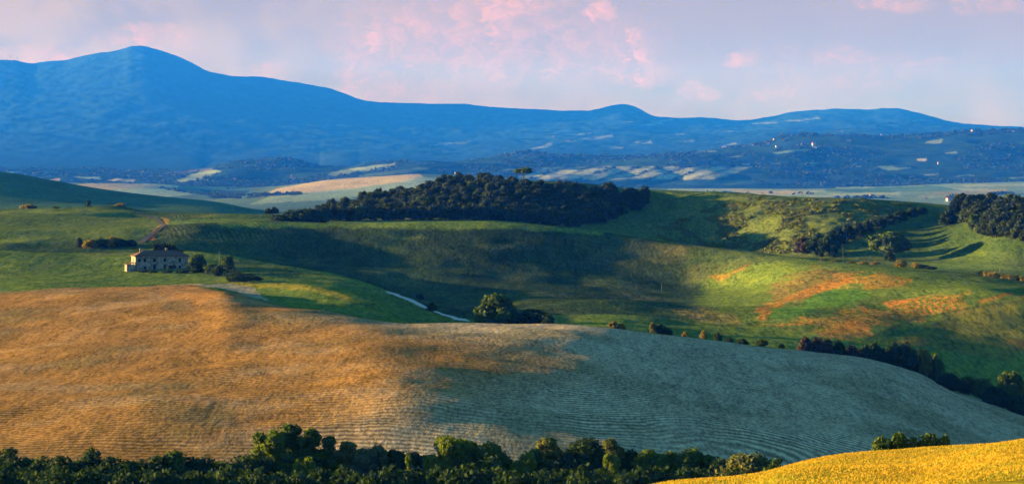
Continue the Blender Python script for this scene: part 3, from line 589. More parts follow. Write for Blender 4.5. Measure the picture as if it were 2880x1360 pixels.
# ------------------------------------------------------------------ the row of trees along the ditch in the foreground
FG = [  # column, top, width px, distance, crown, leaves, label
 (733, 1296, 90, 405, 'bush', 'dark', 'squat dark bush at the left foot of the tall yellow-green tree in the foreground'),
 (765, 1222, 72, 415, 'spread', 'bright', 'pale yellow-green left half of the tallest pair of trees in the foreground row'),
 (822, 1206, 74, 418, 'tall', 'mid', 'tallest tree in the foreground row, green with a sunlit left side'),
 (879, 1214, 46, 420, 'tall', 'mid', 'narrow upright dark green tree right beside the tallest one in the foreground row'),
 (850, 1300, 60, 404, 'bush', 'bright', 'yellow-green bush below the narrow upright tree in the foreground row'),
 (926, 1236, 46, 420, 'tall', 'mid', 'slim tree with a thin top, second to the right of the tallest foreground tree'),
 (978, 1250, 54, 420, 'tall', 'airy', 'slender olive-tinted tree left of the silvery bushes in the foreground row'),
 (1024, 1270, 56, 418, 'dome', 'silver', 'left one of the silvery grey-green trees in the foreground row'),
 (1066, 1262, 52, 418, 'dome', 'silver', 'right one of the silvery grey-green trees in the foreground row'),
 (1112, 1274, 60, 416, 'dome', 'dark', 'dark low tree just right of the silvery trees in the foreground row'),
 (1160, 1281, 62, 416, 'dome', 'dark', 'flat-topped dark tree midway between the silvery trees and the bright green one'),
 (1150, 1288, 28, 408, 'bush', 'bright', 'small bright green bush lit in front of the dark flat-topped foreground tree'),
 (1205, 1288, 56, 416, 'dome', 'mid', 'low green tree touching the left side of the bright yellow-green foreground tree'),
 (1268, 1238, 96, 414, 'spread', 'bright', 'big bright yellow-green tree near the middle of the foreground row'),
 (1318, 1250, 56, 418, 'tall', 'mid', 'mid green tree behind the right shoulder of the bright yellow-green tree'),
 (1385, 1258, 118, 412, 'dome', 'mid', 'wide dark dome-shaped tree right of the bright yellow-green foreground tree'),
 (1468, 1286, 58, 410, 'bush', 'bright', 'low light green bush in the gap right of the first wide dome-shaped tree'),
 (1508, 1272, 54, 414, 'dome', 'mid', 'small green tree left of the thin feathery foreground tree'),
 (1545, 1242, 66, 418, 'tall', 'airy', 'feathery olive-yellow tree with thin foliage left of the biggest dark dome'),
 (1636, 1248, 132, 412, 'dome', 'dark', 'biggest dark round-topped tree in the foreground row'),
 (1722, 1243, 48, 420, 'tall', 'airy', 'small yellowish tree top standing above the right edge of the biggest dark dome'),
 (1718, 1284, 44, 406, 'bush', 'bright', 'small lit green bush at the right foot of the biggest dark dome'),
 (1776, 1276, 58, 416, 'dome', 'dark', 'round dark blue-green tree left of the low evenly clipped looking trees'),
 (1822, 1275, 74, 414, 'dome', 'bright', 'yellow-green topped tree in the right half of the foreground row'),
 (1884, 1281, 80, 412, 'dome', 'mid', 'low green tree between two yellow-topped ones in the right half of the row'),
 (1958, 1277, 104, 410, 'dome', 'mid', 'broad low tree with a lit green top, second last large one in the row'),
 (2030, 1303, 60, 405, 'bush', 'dark', 'dark bush in the dip between the last two broad foreground trees'),
 (2102, 1286, 104, 400, 'dome', 'airy', 'last broad olive-topped tree of the foreground row next to the golden wheat'),
 (2176, 1302, 48, 396, 'bush', 'mid', 'small last bush of the foreground row where the golden wheat begins'),
]
for px, top, wp, d, k, mt, lab in FG:
    g, h, w_ = at(px, d, top, wp); H = 8.5
    w_ *= 1.35 if k != 'tall' else 1.45; plant('bush' if k == 'bush' else 'tree', tree_proto(k, px, int(300 * w_ * h ** .9), mt, w_, h, .27), g, w_, h * 1.03, lab, 'bush' if k == 'bush' else 'tree', 'trees along the ditch in the foreground')
kinds = ['dome', 'dome', 'bush', 'spread']
for i, px in enumerate(range(-60, 700, 46)):
    g, h, w_ = at(px, 405 + 14 * rng.rand(), 1285 + 18 * rng.rand() - (20 if i % 5 == 2 else 0), 110)
    plant('tree', tree_proto(kinds[i % 3], 31 + i % 3, 5200, ['mid', 'dark', 'dark'][i % 3], 6.0, 8.5, .30), g, w_, h, 'dark tree of the foreground row continuing to the left edge', 'tree', 'left end of the foreground row of trees')
for i, px in enumerate(range(-60, 2080, 38)):
    g, h, w_ = at(px + 12 * rng.rand(), 372 + 26 * rng.rand(), 1316 + 24 * rng.rand(), 130)
    plant('bush', tree_proto('bush', 33 + i % 3, 3000, 'dark', 6.0, 6.5, .34), g, w_, h, 'dark shaded bush low in front of the foreground row of trees', 'bush', 'dark thicket along the bottom edge')
for px, top, wp, lab in [(2478, 1236, 74, 'left dark bush peeping over the crest of the golden wheat'), (2522, 1226, 72, 'tallest dark bush behind the crest of the golden wheat'), (2566, 1236, 50, 'dark bush between the two tall ones behind the wheat crest'), (2612, 1226, 80, 'wide green bush behind the crest of the golden wheat on the right'), (2655, 1232, 44, 'right low bush trailing off behind the wheat crest')]:
    g, h, w_ = at(px, 262, top, wp); plant('bush', tree_proto('dome', 33, 5200, 'mid', 6.0, 8.5, .30), g, w_ * 1.2, h, lab, 'bush', 'bushes behind the crest of the wheat')

# ------------------------------------------------------------------ single trees and bushes on the slopes
def bush(px, top, base_y, wp, lo, hi, kind, mat, lab, cat='bush', group=None, n=1400, size=.5, name=None, seed=35, trunk=True, sink=0.0):
    g = seen(px, base_y, lo, hi); h = g.y * (base_y - top) / F + sink; g.z -= sink
    return plant(name or ('bush' if cat == 'bush' else 'tree'), tree_proto(kind, seed, n, mat, 6.0, 6.0, size), g, wp * g.y / F * 1.1, max(h, .5), lab, cat, group)
bush(1394, 832, 912, 104, 'g1', 'b1', 'dome', 'mid', 'big round dark tree in the hollow behind the ploughed field', 'tree', n=6000, size=.42, seed=36, sink=1.0)
bush(1436, 868, 914, 60, 'g1', 'b1', 'dome', 'dark', 'lower right shoulder bush of the big round tree behind the ploughed field', n=2500)
bush(1372, 896, 914, 34, 'g1', 'b1', 'bush', 'mid', 'small light bush at the foot of the big round tree behind the ploughed field')
bush(1500, 872, 915, 84, 'g1', 'b1', 'dome', 'dark', 'low wide dark tree right of the big round tree behind the ploughed field', 'tree', n=4500, size=.42, seed=37, sink=1)
bush(1541, 884, 915, 40, 'g1', 'b1', 'bush', 'dark', 'dark bush trailing right of the low wide tree behind the ploughed field')
bush(1480, 896, 915, 30, 'g1', 'b1', 'bush', 'mid', 'small bush in the gap between the two dark trees behind the ploughed field')
bush(1216, 849, 875, 26, 'h0', 'b1', 'bush', 'dark', 'round dark bush standing on the pale road'); bush(1181, 826, 842, 18, 'h0', 'b1', 'bush', 'dark', 'small dark bush just above the pale road')
CR = [  # along the far edge of the ploughed field
 (1725, 903, 918, 22, 'gorse', 'orange-yellow gorse bush, leftmost on the far edge of the ploughed field'), (1746, 909, 921, 22, 'gorse', 'faint low gorse right beside the leftmost orange gorse bush'),
 (1835, 906, 932, 14, 'gorse', 'upright orange gorse touching the dark bush on the ploughed field edge'), (1856, 912, 938, 30, 'dark', 'dark round bush beside the upright orange gorse on the field edge'),
 (1881, 922, 941, 22, 'dark', 'small dark bush with a pointed top right of the dark round bush'), (1927, 932, 945, 16, 'gorse', 'tiny flat yellow bush on the far edge of the ploughed field'),
 (1978, 928, 952, 16, 'gorse', 'yellow two-headed bush on the far edge of the ploughed field'), (2018, 936, 956, 20, 'dark', 'small dark bush right of the yellow two-headed bush'),
 (2052, 947, 962, 20, 'dark', 'low dark tuft on the field edge left of the wider dark one'), (2088, 952, 966, 26, 'dark', 'low dark tuft in a row of three along the field edge'),
 (2144, 954, 975, 30, 'dark', 'wide dark bush midway along the far edge of the ploughed field'), (2196, 966, 980, 16, 'dark', 'tiny dark bush just right of the wide one on the field edge'),
 (2268, 948, 986, 34, 'russet', 'leftmost greyish twiggy shrub of the hedge on the field edge'), (2296, 950, 988, 36, 'russet', 'second greyish twiggy shrub of the hedge on the field edge'), (2324, 954, 990, 34, 'russet', 'third greyish twiggy shrub of the hedge on the field edge'),
 (2356, 960, 993, 34, 'dark', 'dark bush ending the greyish twiggy hedge on the right'), (2392, 972, 996, 36, 'russet', 'low grey shrub between the twiggy hedge and the three-tree clump'),
 (2436, 974, 1002, 38, 'dark', 'left flank bush of the dark pointed clump on the field edge'), (2460, 964, 1006, 46, 'dark', 'dark pointed tree on the far edge of the ploughed field'), (2484, 982, 1008, 30, 'dark', 'right flank bush of the dark pointed clump on the field edge'),
 (2516, 966, 1016, 50, 'dark', 'left half of the broad dark tree pair on the field edge'), (2552, 966, 1020, 50, 'dark', 'right half of the broad dark tree pair on the field edge'),
 (2596, 984, 1040, 42, 'airy', 'olive tree with lit left side, first going down the slope'), (2628, 1000, 1056, 44, 'mid', 'green tree going down the slope beside the olive one'), (2640, 1030, 1078, 36, 'dark', 'dark bush under the green tree on the slope edge'),
]
for px, top, by, wp, mt, lab in CR:
    i, f = colfrac(px); d = LD[IDX['p2'], i] + (6 if px < 2250 else 12); g = ground(px, d); zt = CAMZ + d * (HY - top) / F
    nm = 'gorse_bush' if mt == 'gorse' else ('tree' if ('tree' in lab.split(' on ')[0] and mt != 'gorse') else 'bush')
    plant(nm, tree_proto('bush' if mt != 'gorse' else 'dome', 35 + px % 3, 1800, mt, 6.0, 6.0, .5), g, wp * d / F * 1.15, max(zt - g.z, 1.0), lab, 'tree' if nm == 'tree' else 'bush', 'bushes on the far edge of the ploughed field')
for px, top, d, wp, k, mt, lab in [
 (2668, 1050, 770, 54, 'dome', 'dark', 'dark tree at the top of the hedge going down into the right valley'), (2700, 1072, 775, 54, 'dome', 'dark', 'second dark tree of the hedge going down into the right valley'),
 (2726, 1060, 785, 50, 'dome', 'mid', 'green tree left of the widest one in the right valley hedge'), (2758, 1066, 785, 62, 'dome', 'mid', 'widest round tree of the hedge in the right valley'),
 (2794, 1088, 780, 50, 'dome', 'dark', 'dark tree sloping away right of the widest valley tree'), (2786, 1108, 765, 40, 'bush', 'dark', 'low dark bush below the widest valley tree'),
 (2822, 1104, 770, 40, 'bush', 'dark', 'dark bush at the left foot of the umbrella-shaped tree'), (2842, 1046, 800, 50, 'umbrella', 'mid', 'umbrella-shaped green tree near the right edge'),
 (2846, 1082, 795, 44, 'dome', 'mid', 'round tree under the umbrella-shaped crown near the right edge'), (2876, 1078, 800, 48, 'dome', 'bright', 'sunlit yellow-green bush at the right edge'),
 (2868, 1112, 765, 50, 'bush', 'dark', 'dark bush at the right edge below the sunlit one'), (2905, 1105, 780, 60, 'dome', 'dark', 'dark tree cut by the right edge')]:
    g, h, w_ = at(px, d, top, wp); plant('tree' if k != 'bush' else 'bush', tree_proto(k, 38 + px % 3, 4000, mt, 6.0, 6.0, .42), g, w_ * 1.15, h, lab, 'tree' if k != 'bush' else 'bush', 'hedge in the right valley')
bush(1473, 471, 512, 36, 'f2', 'd4', 'umbrella', 'mid', 'lone tree with a flat crown and bare trunk on top of the wooded hill', 'tree', n=700, size=.6, seed=41)
bush(2666, 590, 634, 44, 'f1', 'f3', 'dome', 'dark', 'lone round dark tree on the green slope left of the right-hand wood', 'tree', n=2200, seed=42); bush(2664, 616, 634, 16, 'f1', 'f2', 'bush', 'dark', 'small dark bush at the trunk of the lone round tree')
bush(2500, 656, 730, 92, 'b2', 'f2', 'spread', 'mid', 'large spreading tree with gaps in its crown in front of the green slope', 'tree', n=4200, size=.5, seed=44); bush(2500, 700, 733, 34, 'b2', 'f2', 'bush', 'dark', 'dark bush round the trunk of the large spreading tree')
for px, top, by, wp, mt, lab in [(2262, 668, 714, 54, 'russet', 'reddish brown bare bush at the left end of the diagonal hedge'), (2298, 660, 720, 54, 'dark', 'large dark bush, second in the diagonal hedge from its low end'), (2330, 655, 722, 50, 'dark', 'large dark bush, third in the diagonal hedge from its low end'),
     (2352, 640, 690, 44, 'dark', 'dark bush where the diagonal hedge starts to climb'), (2382, 633, 676, 44, 'wood', 'round tree in the lower half of the diagonal hedge'), (2412, 628, 666, 40, 'wood', 'round tree in the middle of the diagonal hedge'),
     (2440, 622, 655, 36, 'wood', 'small tree just above the middle of the diagonal hedge'), (2470, 612, 642, 36, 'dark', 'dark bush in the upper half of the diagonal hedge'), (2500, 602, 630, 36, 'dark', 'dark bush higher up the diagonal hedge'),
     (2532, 592, 620, 36, 'dark', 'third last bush at the upper end of the diagonal hedge'), (2562, 585, 610, 36, 'dark', 'second last bush at the upper end of the diagonal hedge'), (2590, 582, 602, 32, 'dark', 'last bush at the upper end of the diagonal hedge')]:
    bush(px, top, by, wp, 'f1', 'f3', 'dome', mt, lab, 'bush', 'diagonal hedge on the scrubby hill', n=1700, seed=43)
for i, (px, top, by, wp, mt, lab) in enumerate([(2312, 728, 736, 16, 'gorse', 'small yellow gorse, leftmost on the crest below the spreading tree'), (2345, 734, 743, 34, 'gorse', 'flat yellow-green gorse patch below the tall thin pole'), (2395, 733, 742, 26, 'gorse', 'yellow gorse right of the thin pole on the crest'),
     (2430, 734, 744, 30, 'gorse', 'yellow gorse left below the spreading tree'), (2462, 734, 746, 26, 'gorse', 'yellow gorse directly below the spreading tree'), (2532, 731, 750, 32, 'gorse', 'brightest yellow gorse right of the spreading tree'), (2574, 737, 752, 22, 'gorse', 'yellow gorse touching the low dark bush on the crest'),
     (2592, 742, 756, 34, 'dark', 'low dark bush on the crest right of the gorse'), (2618, 748, 759, 30, 'dark', 'low dark bush trailing right along the crest')]):
    i_, f = colfrac(px); d = LD[IDX['b2'], i_] - 4; g = ground(px, d); zt = CAMZ + d * (HY - top) / F
    plant('gorse_bush' if mt == 'gorse' else 'bush', tree_proto('bush', 45, 500, mt, 6.0, 6.0, .6), g, wp * d / F * 1.1, max(zt - g.z, .8), lab, 'bush', 'gorse along the crest of the broad hill')
for i, px in enumerate(range(2760, 2920, 17)):
    top = 772 + (px - 2760) * .19; i_, f = colfrac(px); d = LD[IDX['b2'], i_] - 25; g = ground(px, d)
    plant('gorse_bush', tree_proto('bush', 46, 700, 'gorse' if i % 3 else 'dark', 6.0, 6.0, .55), g, 30 * d / F, max(CAMZ + d * (HY - top) / F - g.z, 1.8), 'olive-yellow gorse bush in the dense row at the right edge above the red-streaked slope', 'bush', 'gorse row at the right edge')
for px, top, by, wp, mt, lab in [(80, 574, 592, 42, 'gorse', 'round yellow-lit bush on the skyline of the left field'), (157, 580, 590, 22, 'mid', 'small green bush right of the yellow-lit round one on the left field'), (196, 581, 589, 18, 'mid', 'tiny bush left of the dark tree behind the left field'),
     (338, 571, 588, 30, 'gorse', 'round bush where the dirt track meets the skyline'), (316, 577, 587, 22, 'gorse', 'low yellow bush left of the one at the top of the dirt track'), (265, 583, 588, 16, 'mid', 'tiny green bush between the dark tree and the track bushes')]:
    i_, f = colfrac(px); d = LD[IDX['f3'], i_] - 6; g = ground(px, d); zt = CAMZ + d * (HY - top) / F
    plant('bush', tree_proto('bush', 47, 900, mt, 6.0, 6.0, .55), g, wp * d / F * 1.1, zt - g.z, lab, 'bush', 'bushes on the skyline of the left field')
g, h, w_ = at(249, 2150, 563, 18); plant('tree', tree_proto('tall', 48, 600, 'dark', 6.0, 8.0, .8), g, w_, h, 'dark upright tree behind the left field against the dark hill')
# around the farmhouse
HB = [(224, 668, 694, 16, 'cypress', 'cyp', 'single dark cypress left of the bushes behind the farmhouse'), (252, 672, 696, 34, 'bush', 'gorse', 'yellow-lit bush left in the row above the farmhouse'), (285, 668, 694, 36, 'bush', 'mid', 'green bush in the row above the farmhouse'),
      (315, 666, 692, 38, 'bush', 'gorse', 'large yellow-lit bush in the row above the farmhouse'), (345, 672, 692, 36, 'bush', 'dark', 'dark bush in the row above the farmhouse'), (368, 674, 690, 30, 'bush', 'dark', 'dark bush at the right end of the row above the farmhouse')]
for px, top, by, wp, k, mt, lab in HB: bush(px, top, by, wp, 'd2', 'b2', k, mt, lab, 'tree' if k == 'cypress' else 'bush', n=1600, name='cypress' if k == 'cypress' else 'bush')
for px, top, by, wp, mt, lab in [(556, 714, 764, 34, 'mid', 'loose green tree right of the farmhouse'), (545, 738, 766, 40, 'dark', 'dark bush against the right end of the farmhouse'), (575, 744, 766, 34, 'dark', 'dark bush below the loose green tree right of the farmhouse'), (641, 720, 764, 26, 'mid', 'small thin tree right of the wooden pole'),
     (596, 742, 770, 34, 'mid', 'left bush of the dark clump right of the farmhouse'), (622, 746, 776, 44, 'dark', 'middle bush of the dark clump right of the farmhouse'), (645, 748, 776, 40, 'dark', 'right bush of the dark clump right of the farmhouse'), (690, 768, 785, 34, 'dark', 'low dark bush further right on the grass below the farmhouse'), (716, 776, 790, 30, 'dark', 'last low dark bush on the grass below the farmhouse')]:
    bush(px, top, by, wp, 'g1', 'h1', 'dome', mt, lab, 'tree' if ' tree ' in lab[:20] else 'bush', n=2200, size=.45, seed=49)
for px, top, by, wp, lab in [(404, 757, 766, 26, 'low dark bush under the left end of the farmhouse front'), (430, 758, 767, 22, 'low dark bush against the farmhouse front below its second window'), (470, 757, 767, 26, 'low dark bush against the middle of the farmhouse front'), (512, 756, 767, 30, 'low dark bush under the right end of the farmhouse front'),
     (662, 756, 782, 44, 'dark shrub mass on the grass right of the clump by the thin pole'), (675, 764, 792, 60, 'shaded low shrub mass spreading down the grass from the farmhouse')]:
    bush(px, top, by, wp, 'g1', 'h1', 'bush', 'dark', lab, n=1500, size=.45, seed=52)
for px, top, by, wp, mt, lab in [(790, 604, 624, 44, 'dark', 'leftmost low orange-tinged bush at the foot of the wood'), (824, 592, 626, 52, 'dark', 'second dark bush at the left foot of the wood'), (862, 588, 628, 56, 'dark', 'largest dark bush at the left foot of the wood'), (900, 594, 628, 52, 'dark', 'fourth dark bush at the left foot of the wood'), (778, 612, 622, 26, 'gorse', 'small orange gorse at the left tip of the wood')]:
    i_, f = colfrac(px); d = LD[IDX['b2'], i_] + 30; g = ground(px, d); zt = CAMZ + d * (HY - top) / F
    plant('gorse_bush' if mt == 'gorse' else 'bush', tree_proto('bush', 50, 2200, mt, 6.0, 6.0, .5), g, wp * d / F * 1.1, max(zt - g.z, 1.5), lab, 'bush', 'bushes at the left foot of the wood')
for px, top, wp, lab in [(755, 586, 20, 'small far tree left of the wood, leftmost of three'), (772, 582, 24, 'small far tree left of the wood, middle of three'), (935, 560, 36, 'round tree at the thin left end of the wood')]:
    g, h, w_ = at(px, 1790, top, wp); plant('tree', tree_proto('dome', 51, 900, 'wood', 6.0, 6.0, .7), g, w_, max(h, 2), lab)

# ------------------------------------------------------------------ the woods: every tree its own
wood_top = lambda px: np.interp(px, [850, 880, 960, 1071, 1160, 1271, 1382, 1408, 1430, 1626, 1804, 1822], [600, 590, 566, 536, 528, 497, 488, 500, 512, 520, 534, 552])
wood_bot = lambda px: np.interp(px, [850, 960, 1360, 1450, 1604, 1700, 1804, 1822], [618, 624, 624, 630, 642, 622, 590, 570])
wp_ = [tree_proto('dome', 60 + k, 1700, 'wood', 8.0, 7.0, .55) for k in range(6)] + [tree_proto('dome', 70, 1500, 'mid', 8.0, 7.0, .62)]
def join_tree(cm, tm):
    """crown and trunk of a tree too small to show its parts, as one mesh"""
    bm = bmesh.new(); bm.from_mesh(cm); n = len(bm.faces); bm.from_mesh(tm); bm.faces.ensure_lookup_table()
    for f in bm.faces[n:]: f.material_index = 1
    me = bpy.data.meshes.new('wood_tree'); bm.to_mesh(me); bm.free(); me.materials.append(cm.materials[0]); me.materials.append(BARK); return me
wm = [join_tree(p[0], p[1]) for p in wp_]
cnt = 0
def scatter_wood(top, bot, x0, x1, sx, sy, label, group, hh=(5.5, 8.0)):
    global cnt
    px = x0; row = 0; n = 0
    while px < x1:
        y = float(bot(px)) - 3
        while y > float(top(px)) + 20:
            q = px + rng.uniform(-.5, .5) * sx; g = seen(min(q, x1 + 5), y + rng.uniform(-3, 3), 'f1', 'd4')
            k = rng.randint(6) if rng.rand() > .05 else 6; h = rng.uniform(*hh) * (1.15 if rng.rand() < .12 else 1); w_ = rng.uniform(5.5, 11)
            single('oak_tree', wm[k], g, w_, h, 8.0, 7.0, label, 'tree', group); y -= sy * rng.uniform(.8, 1.2); n += 1
        px += sx
    return n
n1 = scatter_wood(wood_top, wood_bot, 862, 1822, 27, 10.5, 'dark broad-leaved tree in the dense wood on the middle hill', 'trees of the wood on the middle hill')
n2 = scatter_wood(lambda p: np.interp(p, [2690, 2730, 2780, 2950], [572, 560, 560, 556]), lambda p: np.interp(p, [2690, 2712, 2740, 2790, 2880, 2950], [598, 618, 645, 668, 682, 690]), 2698, 2930, 27, 12, 'dark broad-leaved tree in the dense wood at the right edge', 'trees of the wood at the right edge', (6.5, 9.5))
print('wood trees', n1, n2)

# ------------------------------------------------------------------ growth nobody could count
def clumps(name, pts, sizes, n, leaf, mat, label, flat=.7):
    vs = []; 
    for p, s in zip(pts, sizes):
        v = rng.normal(size=(n, 3)); v /= np.linalg.norm(v, axis=1)[:, None]; v[:, 2] = np.abs(v[:, 2]) * flat
        c = np.array(p) + v * s * (.75 + .35 * rng.rand(n))[:, None]
        nn = v + rng.normal(size=(n, 3)) * .5; u = np.cross(nn, rng.normal(size=(n, 3))); u /= np.linalg.norm(u, axis=1)[:, None]; w2 = np.cross(nn, u); w2 /= np.linalg.norm(w2, axis=1)[:, None]
        q = leaf * s * (.7 + .6 * rng.rand(n))[:, None]; vs.append(np.stack([c - u*q, c - w2*q, c + u*q, c + w2*q], 1).reshape(-1, 3))
    v = np.concatenate(vs); o = mesh_obj(name, v, np.arange(len(v)).reshape(-1, 4), LM[mat]); o['kind'] = 'stuff'; o['label'] = label; return o
# scrub on the right-hand hill
P, Sz = [], []
for _ in range(4200):
    px = rng.uniform(1850, 2600); y = rng.uniform(552, 712)
    lim = np.interp(px, [1850, 2200, 2380, 2480, 2600], [690, 712, 690, 640, 590]); 
    if y > lim or y < np.interp(px, [1850, 2098, 2408, 2600], [640, 552, 562, 580]): continue
    g = seen(px, y, 'f1', 'd4'); 
    if fbm(np.array([g.x]), np.array([g.y * .4]), 16, 2)[0] < -.02: continue
    P.append((g.x, g.y, g.z - .2)); Sz.append(rng.uniform(.7, 2.0))
clumps('scrub', P, Sz, 26, .30, 'scrub', 'yellow-green scrub in drifts over the right-hand hill', .55)
# far woods: on the wooded ridge, and thin lines in the plain
P, Sz = [], []
for _ in range(9000):
    px = rng.uniform(-100, 3000); li = rng.uniform(IDX['d6'], IDX['v7'] + .15); r = int(np.searchsorted(LI, li)); i = int(np.searchsorted(cols, px)) - 1
    x, d, z = X[r, i], D[r, i], GZ[r, i]; t = TINT[r, i]
    if t[0] > .12 or (fbm(np.array([x]), np.array([d * .4]), 560, 3)[0] < -.05 and li < IDX['v7'] - .2): continue
    P.append((x, d, z - 3)); Sz.append(rng.uniform(6, 13))
for px in np.arange(1100, 2950, 3.2):
    i = int(np.searchsorted(cols, px)) - 1; d = LD[IDX['v7'], i] * (1 + rng.uniform(-.008, .004)); g = ground(px, d)
    big = 1.9 if (2190 < px < 2340 or 1400 < px < 1560) and rng.rand() < .5 else 1.0
    if rng.rand() < .8: P.append((g.x, g.y, g.z - 3)); Sz.append(rng.uniform(6, 13) * big)
for (xa, ya, xb, yb, n) in [(440, 528, 560, 545, 30), (640, 530, 760, 520, 60), (560, 546, 700, 549, 30), (700, 550, 850, 545, 60), (200, 512, 560, 515, 60), (2350, 556, 2500, 558, 26), (2780, 546, 2850, 545, 40), (2660, 556, 2690, 557, 8), (500, 520, 620, 520, 30), (850, 515, 940, 500, 20), (600, 556, 680, 556, 20), (1900, 540, 2300, 546, 16)]:
    for _ in range(n):
        t = rng.rand(); g = seen(xa + (xb - xa) * t, ya + (yb - ya) * t + rng.normal() * 1.2, 'v3', 'v6'); P.append((g.x, g.y, g.z - .5)); Sz.append(rng.uniform(4, 9))
clumps('distant_woods', P, Sz, 16, .42, 'far', 'dark distant woods and tree lines on the ridge and in the plain', 1.0)
# ears of wheat
n = 150000; px = rng.uniform(1500, 3050, n); d = rng.uniform(95, 195, n); i = np.searchsorted(cols, px) - 1; zz = np.empty(n)
for j in np.unique(i): s = i == j; zz[s] = np.interp(d[s], D[:, j], GZ[:, j])
x = (px - CX) / F * d; b = np.stack([x, d, zz - .05], 1); a_ = rng.uniform(0, 6.28, n); wv = np.stack([np.cos(a_), np.sin(a_), np.zeros(n)], 1) * .03; up = np.stack([rng.normal(size=n) * .05 + .05, rng.normal(size=n) * .05, rng.uniform(.05, .14, n)], 1)
v = np.stack([b - wv, b + wv, b + up + wv * .6, b + up - wv * .6], 1).reshape(-1, 3)
WM = leaf_mat('wheat_ears', (.26, .20, .02), (.48, .29, .025), .3)
_t = NT(WM.node_tree); _tc = _t.add('ShaderNodeTexCoord'); _n = _t.noise(_tc.outputs['Object'], .09, 4, .6, .5); _n2 = _t.noise(_tc.outputs['Object'], .9, 3, .7)
_c = _t.mix(_t.rng(_n, .42, .60), (.44, .275, .022, 1), (.25, .22, .022, 1)); _c = _t.mix(_t.rng(_n2, .35, .65, 0, .35), _c, (.50, .34, .04, 1)); _t.put(WM.node_tree.nodes['Principled BSDF'].inputs['Base Color'], _c)
o = mesh_obj('wheat', v, np.arange(4 * n).reshape(n, 4), WM); o['kind'] = 'stuff'; o['label'] = 'ripe golden wheat standing on the near hill'

# ------------------------------------------------------------------ road and track
def ribbon(name, pts, width, lo, hi, mat, lift=.12, nseg=14):
    """a way laid over the ground through the points seen at pts"""
    W3 = [seen(px, py, lo, hi) for px, py in pts]; path = []
    for a_, b_ in zip(W3, W3[1:]):
        for k in range(nseg): path.append(a_.lerp(b_, k / nseg))
    path.append(W3[-1]); vs, fs = [], []; m = 4
    for k, p in enumerate(path):
        t = (path[min(k+2, len(path)-1)] - path[max(k-2, 0)]); t.z = 0; t.normalize(); nrm = Vector((-t.y, t.x, 0))
        for j in range(m + 1):
            s = (j / m - .5) * width; q = p + nrm * s; gq = ground_xy(q.x, q.y); vs.append((q.x, q.y, gq.z + lift))
        if k:
            for j in range(m): fs.append(((k-1)*(m+1) + j, (k-1)*(m+1) + j + 1, k*(m+1) + j + 1, k*(m+1) + j))
    o = mesh_obj(name, vs, fs, mat); o['kind'] = 'structure'; return o
ribbon('road', [(1100, 822), (1130, 834), (1180, 856), (1220, 874), (1262, 888), (1300, 902)], 5.0, 'g1', 'd2', simple_mat('pale_gravel', (.48, .46, .42), lo=.85, hi=1.1, scale=.6), .14)
ribbon('dirt_track', [(355, 591), (378, 595), (422, 608), (450, 623), (464, 633), (446, 645), (428, 657), (414, 670), (398, 684)], 2.6, 'd2', 'f3', simple_mat('dark_earth', (.07, .055, .04), scale=.5), .14)

# ------------------------------------------------------------------ farmhouse
STONE = None
def stone_mat():
    m, t, p = new_mat('old_plaster_and_stone'); tc = t.add('ShaderNodeTexCoord'); co = tc.outputs['Object']
    n1 = t.noise(co, .55, 5, .7, .4); n2 = t.noise(co, 3.2, 4, .7); vo = t.add('ShaderNodeTexVoronoi', i_Vector=co); vo.inputs['Scale'].default_value = 2.2
    c = t.mix(t.rng(n1, .44, .56), (.36, .31, .25, 1), (.13, .11, .09, 1)); c = t.mix(t.rng(n2, .4, .7, 0, .6), c, (.44, .41, .34, 1)); c = t.mix(.25, c, vo.outputs['Color'], 'MULTIPLY')
    t.put(p.inputs['Base Color'], c); return m
STONE = stone_mat(); ROOF = simple_mat('old_roof_tiles', (.13, .075, .05), lo=.6, hi=1.4, scale=1.6); DARKW = simple_mat('dark_opening', (.015, .013, .012)); SHUT = simple_mat('brown_wood', (.06, .04, .03))
